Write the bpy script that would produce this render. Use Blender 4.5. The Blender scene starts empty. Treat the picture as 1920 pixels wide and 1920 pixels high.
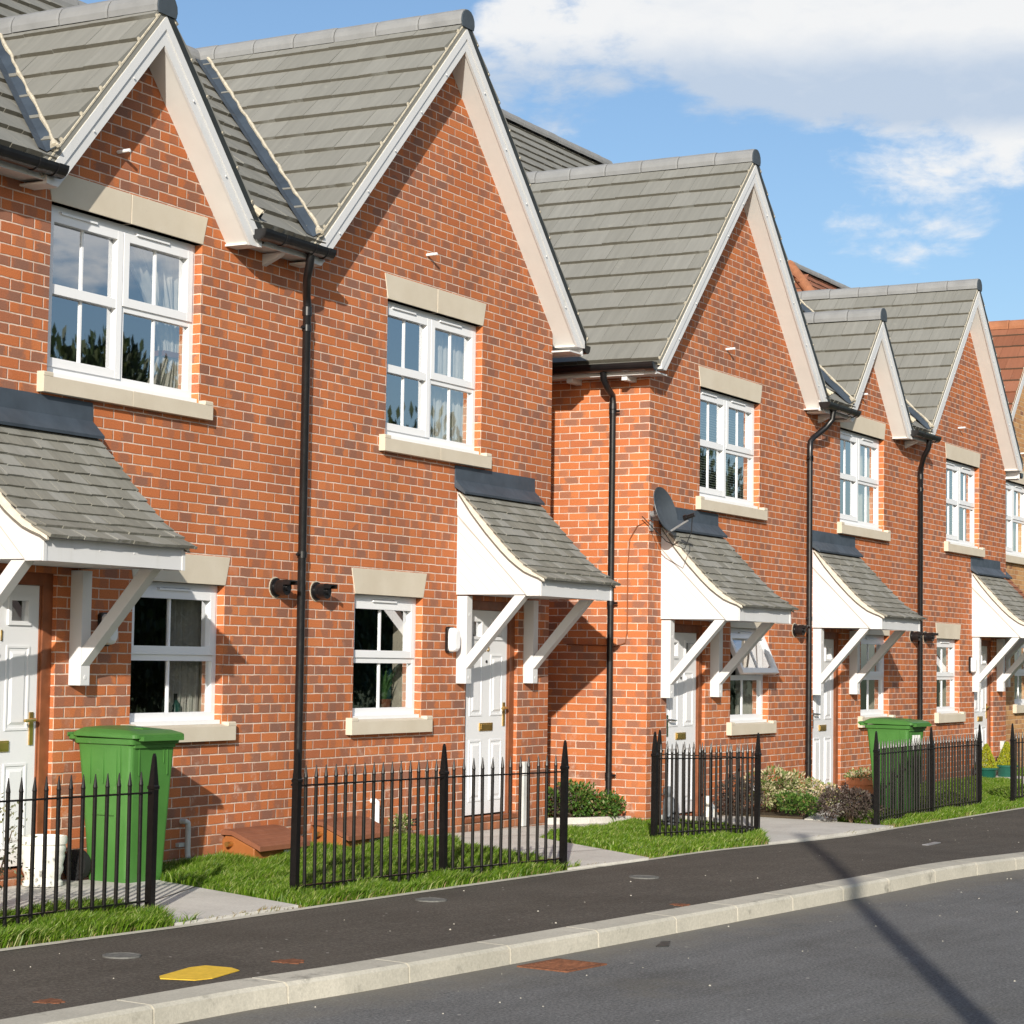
import bpy, math, random
import numpy as np
from mathutils import Vector, Matrix
random.seed(7)
rng = np.random.default_rng(11)
S = bpy.context.scene
COL = S.collection
R = math.radians

# ------------------------------------------------------------------ helpers
def link(o):
    COL.objects.link(o); return o

def tag(o, label=None, cat=None, group=None, kind=None):
    if label: o['label'] = label
    if cat: o['category'] = cat
    if group: o['group'] = group
    if kind: o['kind'] = kind
    return o

def thing(name, label, cat, loc, rz=0.0, group=None):
    o = link(bpy.data.objects.new(name, None))
    o.location = loc; o.rotation_euler = (0, 0, rz); o.empty_display_size = .2
    return tag(o, label, cat, group)

class MB:
    """collects polygons, then becomes one mesh object"""
    def __init__(s): s.v = []; s.f = []; s.uv = []; s.m = []; s.xf = None; s.mi = 0
    def pt(s, p):
        if s.xf is not None:
            q = s.xf @ Vector(p); p = (q.x, q.y, q.z)
        s.v.append(tuple(p)); return len(s.v) - 1
    def poly(s, pts, uv=None):
        s.f.append([s.pt(p) for p in pts]); s.uv.append(uv); s.m.append(s.mi)
    def box(s, x0, x1, y0, y1, z0, z1):
        a, b, c, d = (x0, y0, z0), (x1, y0, z0), (x1, y1, z0), (x0, y1, z0)
        e, f, g, h = (x0, y0, z1), (x1, y0, z1), (x1, y1, z1), (x0, y1, z1)
        i = [s.pt(p) for p in (a, b, c, d, e, f, g, h)]
        for q in ((0, 3, 2, 1), (4, 5, 6, 7), (0, 1, 5, 4), (1, 2, 6, 5), (2, 3, 7, 6), (3, 0, 4, 7)):
            s.f.append([i[k] for k in q]); s.uv.append(None); s.m.append(s.mi)
    def hexa(s, p, uv=None):
        i = [s.pt(q) for q in p]
        for q in ((0, 3, 2, 1), (4, 5, 6, 7), (0, 1, 5, 4), (1, 2, 6, 5), (2, 3, 7, 6), (3, 0, 4, 7)):
            s.f.append([i[k] for k in q]); s.uv.append([uv[k] for k in q] if uv else None); s.m.append(s.mi)
    def prism(s, prof, axis, a0, a1):
        """2-D outline pushed along an axis ('x': prof=(y,z); 'y': prof=(x,z); 'z': prof=(x,y))"""
        def P(p, a): return {'x': (a, p[0], p[1]), 'y': (p[0], a, p[1]), 'z': (p[0], p[1], a)}[axis]
        n = len(prof)
        A = [s.pt(P(p, a0)) for p in prof]; B = [s.pt(P(p, a1)) for p in prof]
        s.f.append(A[::-1]); s.uv.append(None); s.m.append(s.mi)
        s.f.append(B); s.uv.append(None); s.m.append(s.mi)
        for k in range(n):
            l = (k + 1) % n
            s.f.append([A[k], A[l], B[l], B[k]]); s.uv.append(None); s.m.append(s.mi)
    def tube(s, pts, r, n=10, cap=True):
        pts = [Vector(p) for p in pts]
        rr = r if isinstance(r, (list, tuple)) else [r] * len(pts)
        rings = []
        ref = None
        for k, p in enumerate(pts):
            t = (pts[min(k + 1, len(pts) - 1)] - pts[max(k - 1, 0)]).normalized()
            if ref is None:
                ref = Vector((0, 0, 1)) if abs(t.z) < .9 else Vector((1, 0, 0))
            u = (ref - t * ref.dot(t)).normalized(); w = t.cross(u); ref = u
            rings.append([s.pt(p + (u * math.cos(2 * math.pi * j / n) + w * math.sin(2 * math.pi * j / n)) * rr[k]) for j in range(n)])
        for a, b in zip(rings[:-1], rings[1:]):
            for j in range(n):
                l = (j + 1) % n
                s.f.append([a[j], a[l], b[l], b[j]]); s.uv.append(None); s.m.append(s.mi)
        if cap:
            s.f.append(rings[0][::-1]); s.uv.append(None); s.m.append(s.mi)
            s.f.append(rings[-1]); s.uv.append(None); s.m.append(s.mi)
    def lathe(s, prof, c=(0, 0, 0), n=24):
        rings = []
        for (r, z) in prof:
            rings.append([s.pt((c[0] + r * math.cos(2 * math.pi * j / n), c[1] + r * math.sin(2 * math.pi * j / n), c[2] + z)) for j in range(n)])
        for a, b in zip(rings[:-1], rings[1:]):
            for j in range(n):
                l = (j + 1) % n
                s.f.append([a[j], a[l], b[l], b[j]]); s.uv.append(None); s.m.append(s.mi)
        s.f.append(rings[0][::-1]); s.uv.append(None); s.m.append(s.mi)
        s.f.append(rings[-1]); s.uv.append(None); s.m.append(s.mi)
    def build(s, name, mat, parent=None, off=None, smooth=False, bevel=0, label=None):
        me = bpy.data.meshes.new(name)
        v = s.v
        if off is not None:
            v = [(a - off[0], b - off[1], c - off[2]) for a, b, c in v]
        me.from_pydata(v, [], s.f)
        if any(u is not None for u in s.uv):
            ul = me.uv_layers.new(name='UVMap'); k = 0
            flat = []
            for f, u in zip(s.f, s.uv):
                for j in range(len(f)):
                    flat += list(u[j]) if u is not None else [0, 0]
            ul.data.foreach_set('uv', flat)
        for m in (mat if isinstance(mat, (list, tuple)) else [mat]): me.materials.append(m)
        if any(s.m): me.polygons.foreach_set('material_index', s.m)
        if smooth:
            me.polygons.foreach_set('use_smooth', [True] * len(me.polygons))
            try: me.set_sharp_from_angle(angle=R(40))
            except Exception: pass
        me.update()
        o = link(bpy.data.objects.new(name, me))
        if parent is not None: o.parent = parent
        if bevel:
            b = o.modifiers.new('edge', 'BEVEL'); b.width = bevel; b.segments = 2; b.limit_method = 'ANGLE'; b.angle_limit = R(40)
        if label: o['label'] = label
        return o

# ------------------------------------------------------------------ node helpers
class NT:
    def __init__(s, name):
        s.mat = bpy.data.materials.new(name); s.mat.use_nodes = True
        s.t = s.mat.node_tree; s.t.nodes.clear()
        s.out = s.t.nodes.new('ShaderNodeOutputMaterial')
    def n(s, typ, **kw):
        nd = s.t.nodes.new('ShaderNode' + typ)
        for k, v in kw.items():
            if k.startswith('i_'):
                key = k[2:]
                key = int(key) if key.isdigit() else key.replace('_', ' ')
                sk = nd.inputs[key]
                if hasattr(v, 'is_linked') or isinstance(v, bpy.types.NodeSocket): s.t.links.new(v, sk)
                else: sk.default_value = v
            else: setattr(nd, k, v)
        return nd
    def math(s, op, a, b=None, c=None, clamp=False):
        nd = s.t.nodes.new('ShaderNodeMath'); nd.operation = op; nd.use_clamp = clamp
        for k, x in enumerate((a, b, c)):
            if x is None: continue
            if isinstance(x, bpy.types.NodeSocket): s.t.links.new(x, nd.inputs[k])
            else: nd.inputs[k].default_value = x
        return nd.outputs[0]
    def mix(s, f, a, b, blend='MIX'):
        nd = s.t.nodes.new('ShaderNodeMix'); nd.data_type = 'RGBA'; nd.blend_type = blend
        for sk, x in ((nd.inputs[0], f), (nd.inputs[6], a), (nd.inputs[7], b)):
            if isinstance(x, bpy.types.NodeSocket): s.t.links.new(x, sk)
            else: sk.default_value = x if not isinstance(x, tuple) or len(x) == 4 else (*x, 1)
        return nd.outputs[2]
    def ramp(s, f, stops, interp='LINEAR'):
        nd = s.t.nodes.new('ShaderNodeValToRGB'); cr = nd.color_ramp; cr.interpolation = interp
        while len(cr.elements) < len(stops): cr.elements.new(.5)
        for e, (p, c) in zip(cr.elements, stops):
            e.position = p; e.color = (*c, 1) if len(c) == 3 else c
        s.t.links.new(f, nd.inputs[0]); return nd.outputs[0]
    def smooth(s, x, a, b, lo=0., hi=1.):
        nd = s.t.nodes.new('ShaderNodeMapRange'); nd.interpolation_type = 'SMOOTHSTEP'
        s.t.links.new(x, nd.inputs[0])
        for k, q in zip((1, 2, 3, 4), (a, b, lo, hi)): nd.inputs[k].default_value = q
        return nd.outputs[0]
    def noise(s, vec, scale, detail=3, rough=.55, dim='3D'):
        nd = s.n('TexNoise'); nd.noise_dimensions = dim
        if vec is not None: s.t.links.new(vec, nd.inputs['Vector'])
        nd.inputs['Scale'].default_value = scale; nd.inputs['Detail'].default_value = detail; nd.inputs['Roughness'].default_value = rough
        return nd.outputs[0]
    def bsdf(s, col, rough=.8, spec=.3, metal=0., bump=None, bs=.3, bd=.01, **kw):
        b = s.n('BsdfPrincipled')
        for key, x in (('Base Color', col), ('Roughness', rough), ('Specular IOR Level', spec), ('Metallic', metal)):
            sk = b.inputs[key]
            if isinstance(x, bpy.types.NodeSocket): s.t.links.new(x, sk)
            else: sk.default_value = (*x, 1) if isinstance(x, tuple) and len(x) == 3 else x
        for k, x in kw.items(): b.inputs[k.replace('_', ' ')].default_value = x
        if bump is not None:
            bn = s.n('Bump'); bn.inputs['Strength'].default_value = bs; bn.inputs['Distance'].default_value = bd
            s.t.links.new(bump, bn.inputs['Height']); s.t.links.new(bn.outputs[0], b.inputs['Normal'])
        s.t.links.new(b.outputs[0], s.out.inputs[0])
        return b
    def coord(s, which='Object'):
        return s.n('TexCoord').outputs[which]
    def xyz(s, vec):
        nd = s.n('SeparateXYZ'); s.t.links.new(vec, nd.inputs[0]); return nd.outputs
    def comb(s, x=0., y=0., z=0.):
        nd = s.n('CombineXYZ')
        for k, q in enumerate((x, y, z)):
            if isinstance(q, bpy.types.NodeSocket): s.t.links.new(q, nd.inputs[k])
            else: nd.inputs[k].default_value = q
        return nd.outputs[0]
    def white(s, vec):
        nd = s.n('TexWhiteNoise'); nd.noise_dimensions = '3D'; s.t.links.new(vec, nd.inputs['Vector']); return nd.outputs[0]

def plain(name, col, rough=.6, spec=.3, metal=0., var=.12, scale=6., bump=0.):
    """a painted / moulded surface with a little unevenness"""
    t = NT(name); c = t.coord()
    n = t.noise(c, scale, 4)
    d = tuple(x * (1 - var) for x in col); l = tuple(min(1, x * (1 + var)) for x in col)
    colr = t.ramp(n, [(.3, d), (.7, l)])
    r = t.smooth(t.noise(c, scale * 3, 3), .2, .8, rough * .85, min(1, rough * 1.15))
    t.bsdf(colr, r, spec, metal, bump=t.noise(c, scale * 12, 3) if bump else None, bs=bump, bd=.004)
    return t.mat

def brick_mat(name, stops, mortar, efflo=.36, dark=.55):
    t = NT(name); c = t.coord()
    oi = t.n('ObjectInfo').outputs['Random']
    geo = t.n('NewGeometry')
    ax = t.math('ABSOLUTE', t.xyz(geo.outputs['True Normal'])[0])
    side = t.math('GREATER_THAN', ax, .6)
    X, Y, Z = t.xyz(c)[0:3]
    wob = t.noise(c, 9., 2)
    wob2 = t.noise(c, 40., 2)
    u = t.math('ADD', t.math('MULTIPLY', X, t.math('SUBTRACT', 1., side)), t.math('MULTIPLY', Y, side))
    u = t.math('ADD', u, t.math('MULTIPLY', t.math('SUBTRACT', wob2, .5), .006))
    z = t.math('ADD', Z, t.math('MULTIPLY', t.math('SUBTRACT', wob, .5), .009))
    z = t.math('ADD', z, t.math('MULTIPLY', t.math('SUBTRACT', wob2, .5), .004))
    zr = t.math('DIVIDE', z, .075); row = t.math('FLOOR', zr)
    odd = t.math('MULTIPLY', t.math('FLOORED_MODULO', row, 2.), .5)
    ur = t.math('ADD', t.math('DIVIDE', u, .225), odd); colm = t.math('FLOOR', ur)
    fx = t.math('SUBTRACT', ur, colm); fz = t.math('SUBTRACT', zr, row)
    ex = t.math('MULTIPLY', t.math('MINIMUM', fx, t.math('SUBTRACT', 1., fx)), .225)
    ez = t.math('MULTIPLY', t.math('MINIMUM', fz, t.math('SUBTRACT', 1., fz)), .075)
    e = t.math('MINIMUM', ex, ez)
    thk = t.math('MULTIPLY', t.math('SUBTRACT', t.noise(c, 11., 4, .7), .5), .006)
    face = t.smooth(t.math('ADD', e, thk), .0026, .0058)
    idv = t.comb(t.math('ADD', colm, t.math('MULTIPLY', side, 37.)), row, t.math('MULTIPLY', oi, 91.))
    w = t.white(idv)
    w2 = t.white(t.comb(row, colm, t.math('MULTIPLY', oi, 53.)))
    zone = t.noise(c, .55, 2)
    w = t.math('ADD', w, t.math('MULTIPLY', t.math('SUBTRACT', zone, .5), .5), clamp=True)
    base = t.ramp(w, stops)
    # burnt heart of some bricks: a rounded darker patch
    w3 = t.white(t.comb(colm, row, 7.)); w4 = t.white(t.comb(row, colm, 19.))
    ox = t.math('DIVIDE', t.math('SUBTRACT', fx, t.math('MULTIPLY_ADD', w4, .5, .25)), t.math('MULTIPLY_ADD', w3, .28, .18))
    oz = t.math('DIVIDE', t.math('SUBTRACT', fz, .5), .62)
    rr = t.math('MAXIMUM', t.math('ABSOLUTE', ox), t.math('ABSOLUTE', oz))
    rr = t.math('ADD', rr, t.math('MULTIPLY', t.math('SUBTRACT', t.noise(c, 34., 3, .6), .5), 1.3))
    heart = t.math('MULTIPLY', t.smooth(rr, 1.05, .55), t.math('GREATER_THAN', t.math('ADD', w2, t.math('MULTIPLY', t.math('SUBTRACT', zone, .5), 1.1)), 1 - dark))
    heart = t.math('MULTIPLY', heart, t.smooth(e, .003, .010))
    base = t.mix(t.math('MULTIPLY', heart, t.math('MULTIPLY_ADD', w3, .58, .28)), base, (.250, .132, .096))
    grain = t.noise(c, 130., 3)
    base = t.mix(.55, base, t.ramp(grain, [(.25, (.45, .45, .45)), (.75, (1.25, 1.25, 1.25))]), 'MULTIPLY')
    # lime bloom
    ef = t.math('MULTIPLY', t.smooth(t.noise(c, 1.7, 5, .68), .60, .78), efflo)
    ef = t.math('ADD', ef, t.math('MULTIPLY', t.smooth(t.noise(c, 14., 4, .7), .68, .82), efflo * 1.2), clamp=True)
    low = t.smooth(Z, 1.3, .2)
    ef = t.math('ADD', ef, t.math('MULTIPLY', t.math('MULTIPLY', low, t.smooth(t.noise(c, 5.5, 5, .7), .55, .70)), .55), clamp=True)
    base = t.mix(ef, base, (.62, .47, .38))
    mcol = t.mix(t.smooth(t.noise(c, 6., 4, .65), .3, .7), tuple(m * .70 for m in mortar), tuple(min(1, m * 1.12) for m in mortar))
    colr = t.mix(face, mcol, base)
    # broad weathering: washed and grimy areas
    wz = t.noise(t.comb(t.math('MULTIPLY', u, .8), t.math('MULTIPLY', Z, .35), oi), 1.2, 5, .62)
    colr = t.mix(.8, colr, t.ramp(wz, [(.30, (.80, .78, .77)), (.55, (1., 1., 1.)), (.75, (1.14, 1.12, 1.10))]), 'MULTIPLY')
    dirt = t.math('MULTIPLY', t.smooth(t.math('ADD', Z, t.math('MULTIPLY', t.noise(c, 3., 4, .6), .35)), .38, .0), .45)
    colr = t.mix(dirt, colr, (.16, .11, .075))
    hgt = t.math('ADD', t.smooth(e, .002, .009), t.math('MULTIPLY', grain, .25))
    t.bsdf(colr, .9, .15, bump=hgt, bs=.55, bd=.006)
    return t.mat

M = {}
M['brick'] = brick_mat('red_brick', [(0., (.56, .190, .072)), (.4, (.53, .168, .062)), (.78, (.485, .155, .062)), (.93, (.42, .148, .074)), (1., (.34, .140, .082))], (.66, .52, .43))
M['brick_buff'] = brick_mat('buff_brick', [(0., (.62, .36, .16)), (.5, (.55, .30, .13)), (1., (.46, .22, .10))], (.60, .45, .30), .15, .25)
M['pvc'] = plain('white_pvc', (.80, .81, .82), .34, .4, var=.008, scale=1.2)
M['board'] = plain('white_painted_board', (.635, .64, .645), .42, .35, var=.035, scale=2.2)
def board_mat():
    t = NT('weathered_white_board'); c = t.coord()
    X, Y, Z = t.xyz(c)[0:3]
    run = t.noise(t.comb(t.math('MULTIPLY', X, 9.), t.math('MULTIPLY', Y, 9.), t.math('MULTIPLY', Z, .9)), 1., 5, .65)
    col = t.ramp(t.noise(c, 2.4, 4), [(.3, (.615, .62, .62)), (.7, (.65, .655, .66))])
    col = t.mix(t.math('MULTIPLY', t.smooth(run, .55, .75), .22), col, (.42, .42, .36))
    col = t.mix(t.math('MULTIPLY', t.smooth(t.noise(c, 30., 5, .75), .62, .78), .18), col, (.36, .36, .30))
    t.bsdf(col, .45, .32); return t.mat
M['board'] = board_mat()
M['soffit'] = plain('cream_soffit', (.70, .69, .665), .6, .2, var=.03)
M['black'] = plain('black_pvc', (.009, .009, .010), .32, .5, var=.2)
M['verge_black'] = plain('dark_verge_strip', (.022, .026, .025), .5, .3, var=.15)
M['steel'] = plain('black_painted_steel', (.0055, .005, .005), .36, .28, var=.25, scale=18)
M['brown_wood'] = plain('brown_stained_wood', (.215, .072, .030), .45, .35, var=.22, scale=9)
M['brass'] = plain('brass', (.62, .42, .14), .3, .5, .9, var=.1)
M['chrome'] = plain('chrome', (.6, .6, .6), .18, .5, 1., var=.05)
M['door'] = plain('white_door_skin', (.74, .75, .765), .36, .4, var=.01, scale=1.5)
M['rubber'] = plain('black_rubber', (.015, .015, .016), .7, .25)
M['terracotta'] = plain('terracotta', (.56, .20, .085), .7, .25, var=.1)
M['green_plastic'] = plain('dark_green_plastic', (.012, .085, .062), .35, .4)
M['meter_brown'] = plain('brown_meter_plastic', (.30, .105, .030), .5, .35, var=.1)
M['meter_lid'] = plain('brown_ribbed_lid', (.235, .092, .050), .55, .3, var=.15)
M['dish'] = plain('dark_grey_dish_metal', (.045, .055, .065), .45, .4, var=.1)
M['grey_metal'] = plain('galvanised_metal', (.38, .39, .40), .45, .4, .5)
M['grey_plastic'] = plain('grey_plastic_cover', (.50, .51, .49), .5, .3)
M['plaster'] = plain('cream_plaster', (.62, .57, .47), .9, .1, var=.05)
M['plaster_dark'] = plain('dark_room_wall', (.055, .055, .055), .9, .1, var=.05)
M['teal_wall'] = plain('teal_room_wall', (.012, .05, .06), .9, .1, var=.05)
M['cloth'] = plain('white_curtain_cloth', (.60, .575, .52), .9, .1, var=.06, scale=15)
M['slat'] = plain('white_blind_slat', (.30, .335, .33), .6, .2, var=.05)
M['bark'] = plain('bark', (.13, .09, .06), .9, .1, var=.3, scale=20)
M['white_ornament'] = plain('white_glazed_stone', (.74, .73, .66), .5, .3, var=.06)
M['grey_ornament'] = plain('grey_cast_stone', (.14, .155, .17), .7, .25, var=.35, scale=14)
M['yellow'] = plain('yellow_road_paint', (.70, .46, .055), .8, .15, var=.12, scale=30)
M['iron'] = plain('grey_cast_iron', (.15, .15, .14), .95, .05, var=.25, scale=40, bump=.4)
M['paper'] = plain('white_sticker', (.80, .80, .79), .6, .2, var=.03)
M['pole_wood'] = plain('weathered_pole_wood', (.16, .12, .09), .9, .1, var=.3)
M['lampshade'] = plain('cream_lampshade', (.5, .44, .34), .8, .1)
M['bottle'] = plain('dark_bottle_glass', (.012, .02, .022), .15, .5)

def rust_mat():
    t = NT('rusty_iron'); c = t.coord()
    col = t.ramp(t.noise(c, 28., 5, .7), [(.3, (.10, .050, .030)), (.55, (.21, .085, .045)), (.75, (.30, .15, .09))])
    t.bsdf(col, .9, .15, bump=t.noise(c, 70., 3), bs=.5, bd=.004); return t.mat
M['rust'] = rust_mat()

def stone_mat():
    t = NT('cast_stone'); c = t.coord()
    col = t.ramp(t.noise(c, 3., 4), [(.3, (.555, .49, .385)), (.7, (.62, .56, .455))])
    col = t.mix(t.math('MULTIPLY', t.smooth(t.noise(c, 60., 3), .62, .75), .22), col, (.40, .33, .25))
    t.bsdf(col, .88, .15, bump=t.noise(c, 120., 3), bs=.25, bd=.003); return t.mat
M['stone'] = stone_mat()

def bin_mat():
    t = NT('green_bin_plastic'); c = t.coord()
    col = t.ramp(t.noise(c, 4., 4), [(.3, (.048, .150, .030)), (.7, (.064, .188, .040))])
    col = t.mix(t.math('MULTIPLY', t.smooth(t.noise(c, 9., 5, .7), .62, .8), .3), col, (.22, .30, .16))
    t.bsdf(col, .42, .4, bump=t.noise(c, 160., 2), bs=.1, bd=.002); return t.mat
M['bin'] = bin_mat()

def tile_mat(name, c0, c1, c2, wx, wy, streak=.5, lich=.2):
    t = NT(name); uv = t.coord('UV'); c = t.coord()
    U, V = t.xyz(uv)[0:2]
    row = t.math('FLOOR', t.math('DIVIDE', V, wy))
    colm = t.math('FLOOR', t.math('ADD', t.math('DIVIDE', U, wx), t.math('MULTIPLY', t.math('FLOORED_MODULO', row, 2.), .5)))
    w = t.white(t.comb(colm, row, 3.))
    base = t.ramp(w, [(0., c0), (.5, c1), (1., c2)])
    st = t.noise(t.comb(t.math('MULTIPLY', U, 22.), t.math('MULTIPLY', V, 1.6), w), 1., 4, .6)
    base = t.mix(streak, base, t.ramp(st, [(.25, (.70, .70, .69)), (.75, (1.22, 1.22, 1.2))]), 'MULTIPLY')
    base = t.mix(t.math('MULTIPLY', t.smooth(t.noise(c, 7., 5, .7), .60, .75), lich), base, (.42, .41, .34))
    # lower lip of each course darkened evenly, with patchy moss along it
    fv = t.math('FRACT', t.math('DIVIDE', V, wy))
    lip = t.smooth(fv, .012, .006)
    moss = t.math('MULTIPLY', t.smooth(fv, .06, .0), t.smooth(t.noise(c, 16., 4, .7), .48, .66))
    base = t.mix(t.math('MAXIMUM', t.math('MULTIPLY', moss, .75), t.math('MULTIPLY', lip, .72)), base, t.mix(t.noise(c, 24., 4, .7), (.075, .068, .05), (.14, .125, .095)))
    t.bsdf(base, .85, .2, bump=t.noise(c, 80., 3), bs=.2, bd=.004); return t.mat
M['tile'] = tile_mat('grey_concrete_tile', (.200, .198, .178), (.218, .216, .196), (.234, .232, .212), .30, .30, .4)
M['tile_small'] = tile_mat('grey_plain_tile', (.185, .180, .155), (.225, .22, .19), (.27, .268, .245), .165, .10, .45, .25)
M['tile_red'] = tile_mat('red_clay_tile', (.215, .085, .048), (.26, .105, .060), (.30, .128, .075), .30, .30, .35, .12)
M['ridge'] = plain('grey_ridge_tile', (.235, .238, .238), .75, .25, var=.1, scale=5)
M['ridge_red'] = plain('terracotta_ridge_tile', (.34, .145, .075), .8, .2, var=.15)
M['ridge_end'] = plain('dark_ridge_end', (.055, .07, .085), .7, .2)
M['lead'] = plain('weathered_lead', (.060, .078, .100), .55, .35, .2, var=.22, scale=4)
M['mortar'] = plain('cream_mortar', (.52, .47, .37), .95, .1, var=.22, scale=25, bump=.5)

M['groove'] = plain('board_joint', (.43, .42, .39), .9, .1)
M['mortar_pale'] = plain('pale_bedding_mortar', (.62, .57, .49), .95, .1, var=.1, scale=20, bump=.3)
M['tile_edge'] = plain('grey_undercloak', (.14, .13, .11), .9, .15, var=.2)
def glass_mat():
    t = NT('window_glass')
    g = t.n('NewGeometry'); vm = t.n('VectorMath', operation='DOT_PRODUCT')      # reflectance of a coated double-glazed unit
    t.t.links.new(g.outputs['Incoming'], vm.inputs[0]); t.t.links.new(g.outputs['Normal'], vm.inputs[1])
    c = t.math('SUBTRACT', 1., t.math('ABSOLUTE', vm.outputs['Value']), clamp=True)
    f = t.math('MULTIPLY_ADD', t.math('POWER', c, 4.), .45, .45, clamp=True)
    tr = t.n('BsdfTransparent'); tr.inputs[0].default_value = (.93, .95, .94, 1)
    gl = t.n('BsdfGlossy'); gl.inputs[0].default_value = (.93, .96, 1., 1); gl.inputs['Roughness'].default_value = .012
    m = t.n('MixShader')
    t.t.links.new(f, m.inputs[0]); t.t.links.new(tr.outputs[0], m.inputs[1]); t.t.links.new(gl.outputs[0], m.inputs[2])
    t.t.links.new(m.outputs[0], t.out.inputs[0]); return t.mat
M['glass'] = glass_mat()

def asphalt(name, c0, c1, scuff, speck, stain, gut):
    t = NT(name); c = t.coord()
    X, Y, Z = t.xyz(c)[0:3]
    f = t.noise(c, 62., 5, .78)
    col = t.ramp(f, [(.30, tuple(q * .62 for q in c0)), (.5, tuple((p + q) / 2 for p, q in zip(c0, c1))), (.68, tuple(q * 1.45 for q in c1))])
    col = t.mix(.75, col, t.ramp(t.noise(c, 1.1, 6, .66), [(.28, (.74, .73, .71)), (.5, (1., 1., 1.)), (.72, (1.22, 1.22, 1.22))]), 'MULTIPLY')
    # long faint wear along the street
    lw = t.noise(t.comb(t.math('MULTIPLY', X, .35), t.math('MULTIPLY', t.math('MULTIPLY_ADD', X, .12, Y), 5.5), 0.), 1., 4, .6)
    col = t.mix(.6, col, t.ramp(lw, [(.3, (.84, .84, .83)), (.7, (1.15, 1.15, 1.16))]), 'MULTIPLY')
    # pale scuffs and a few dark drag marks
    st = t.noise(t.comb(t.math('MULTIPLY', X, 3.2), t.math('MULTIPLY', Y, 22.), 0.), 1., 5, .65)
    col = t.mix(t.math('MULTIPLY', t.smooth(st, .64, .74), scuff), col, (.36, .35, .32))
    st2 = t.noise(t.comb(t.math('MULTIPLY', X, 2.1), t.math('MULTIPLY', Y, 13.), 9.), 1., 4, .65)
    col = t.mix(t.math('MULTIPLY', t.smooth(st2, .66, .76), .6), col, (.03, .03, .03))
    # blotches of spilt dirt
    bl = t.math('MULTIPLY', t.smooth(t.noise(c, .62, 6, .7), .56, .70), .38)
    col = t.mix(bl, col, stain)
    if gut:      # silt collects against the kerb
        k = t.math('SUBTRACT', t.math('MULTIPLY_ADD', X, -.118, -4.42), Y)
        silt = t.math('MULTIPLY', t.smooth(t.math('ADD', k, t.math('MULTIPLY', t.math('SUBTRACT', t.noise(c, 3., 5, .7), .5), .9)), .62, -.05), .62)
        col = t.mix(silt, col, (.21, .19, .15))
    vo = t.n('TexVoronoi'); t.t.links.new(c, vo.inputs['Vector']); vo.inputs['Scale'].default_value = speck
    keep = t.math('GREATER_THAN', t.xyz(vo.outputs['Color'])[0], .97)
    col = t.mix(t.math('MULTIPLY', t.math('LESS_THAN', vo.outputs['Distance'], .13), keep), col, (.42, .40, .36))
    t.bsdf(col, .92, .2, bump=f, bs=.7, bd=.008); return t.mat, t
M['path_asphalt'], _ = asphalt('footpath_asphalt', (.071, .062, .051), (.112, .099, .083), .30, 16., (.12, .105, .085), False)
M['road_asphalt'], _ = asphalt('road_asphalt', (.104, .104, .101), (.182, .182, .177), .34, 11., (.17, .157, .125), True)

def concrete(name, a, b, stain, ss=1.9):
    t = NT(name); c = t.coord()
    col = t.ramp(t.noise(c, 2.2, 5, .6), [(.3, a), (.7, b)])
    col = t.mix(.5, col, t.ramp(t.noise(c, 58., 5, .8), [(.3, (.62, .62, .61)), (.7, (1.25, 1.25, 1.25))]), 'MULTIPLY')
    col = t.mix(t.math('MULTIPLY', t.smooth(t.noise(c, ss, 6, .72), .55, .72), stain), col, tuple(x * .42 for x in a))
    t.bsdf(col, .92, .15, bump=t.noise(c, 110., 3), bs=.35, bd=.005); return t.mat
M['kerb'] = concrete('kerb_concrete', (.42, .40, .335), (.54, .51, .43), .8, 3.4)
M['slab'] = concrete('path_concrete', (.50, .48, .435), (.62, .60, .55), .36)
M['soil'] = concrete('garden_soil', (.060, .045, .030), (.095, .075, .05), .5)
M['turf'] = concrete('turf_base', (.040, .060, .014), (.075, .095, .025), .3)
M['field'] = concrete('far_ground', (.06, .08, .03), (.09, .10, .05), .3)

def leaf_mat(name, stops, trans=.25, rough=.5):
    t = NT(name)
    w = t.n('NewGeometry').outputs['Random Per Island']
    col = t.ramp(w, stops)
    b = t.bsdf(col, rough, .3)
    td = t.n('BsdfTranslucent'); t.t.links.new(col, td.inputs[0])
    m = t.n('MixShader'); m.inputs[0].default_value = trans
    t.t.links.new(b.outputs[0], m.inputs[1]); t.t.links.new(td.outputs[0], m.inputs[2])
    t.t.links.new(m.outputs[0], t.out.inputs[0]); return t.mat
M['grass'] = leaf_mat('grass_blades', [(0., (.055, .125, .006)), (.45, (.105, .205, .012)), (.8, (.175, .28, .022)), (1., (.40, .42, .16))], .35, .42)
M['dry_grass'] = leaf_mat('dry_grass_blades', [(0., (.20, .15, .06)), (.5, (.30, .23, .11)), (.85, (.17, .19, .05)), (1., (.42, .35, .2))], .25, .7)
M['leaf_green'] = leaf_mat('shrub_green_leaves', [(0., (.030, .075, .012)), (.5, (.062, .14, .020)), (.85, (.115, .19, .035)), (1., (.25, .18, .08))])
M['leaf_variegated'] = leaf_mat('variegated_leaves', [(0., (.08, .14, .03)), (.4, (.17, .21, .06)), (.7, (.42, .40, .22)), (1., (.60, .50, .34))])
M['leaf_cream'] = leaf_mat('cream_tipped_leaves', [(0., (.15, .24, .05)), (.4, (.32, .34, .10)), (.7, (.62, .52, .36)), (1., (.70, .50, .40))])
M['leaf_purple'] = leaf_mat('purple_leaves', [(0., (.050, .036, .028)), (.5, (.085, .060, .050)), (.8, (.13, .105, .095)), (1., (.095, .095, .045))])
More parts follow.
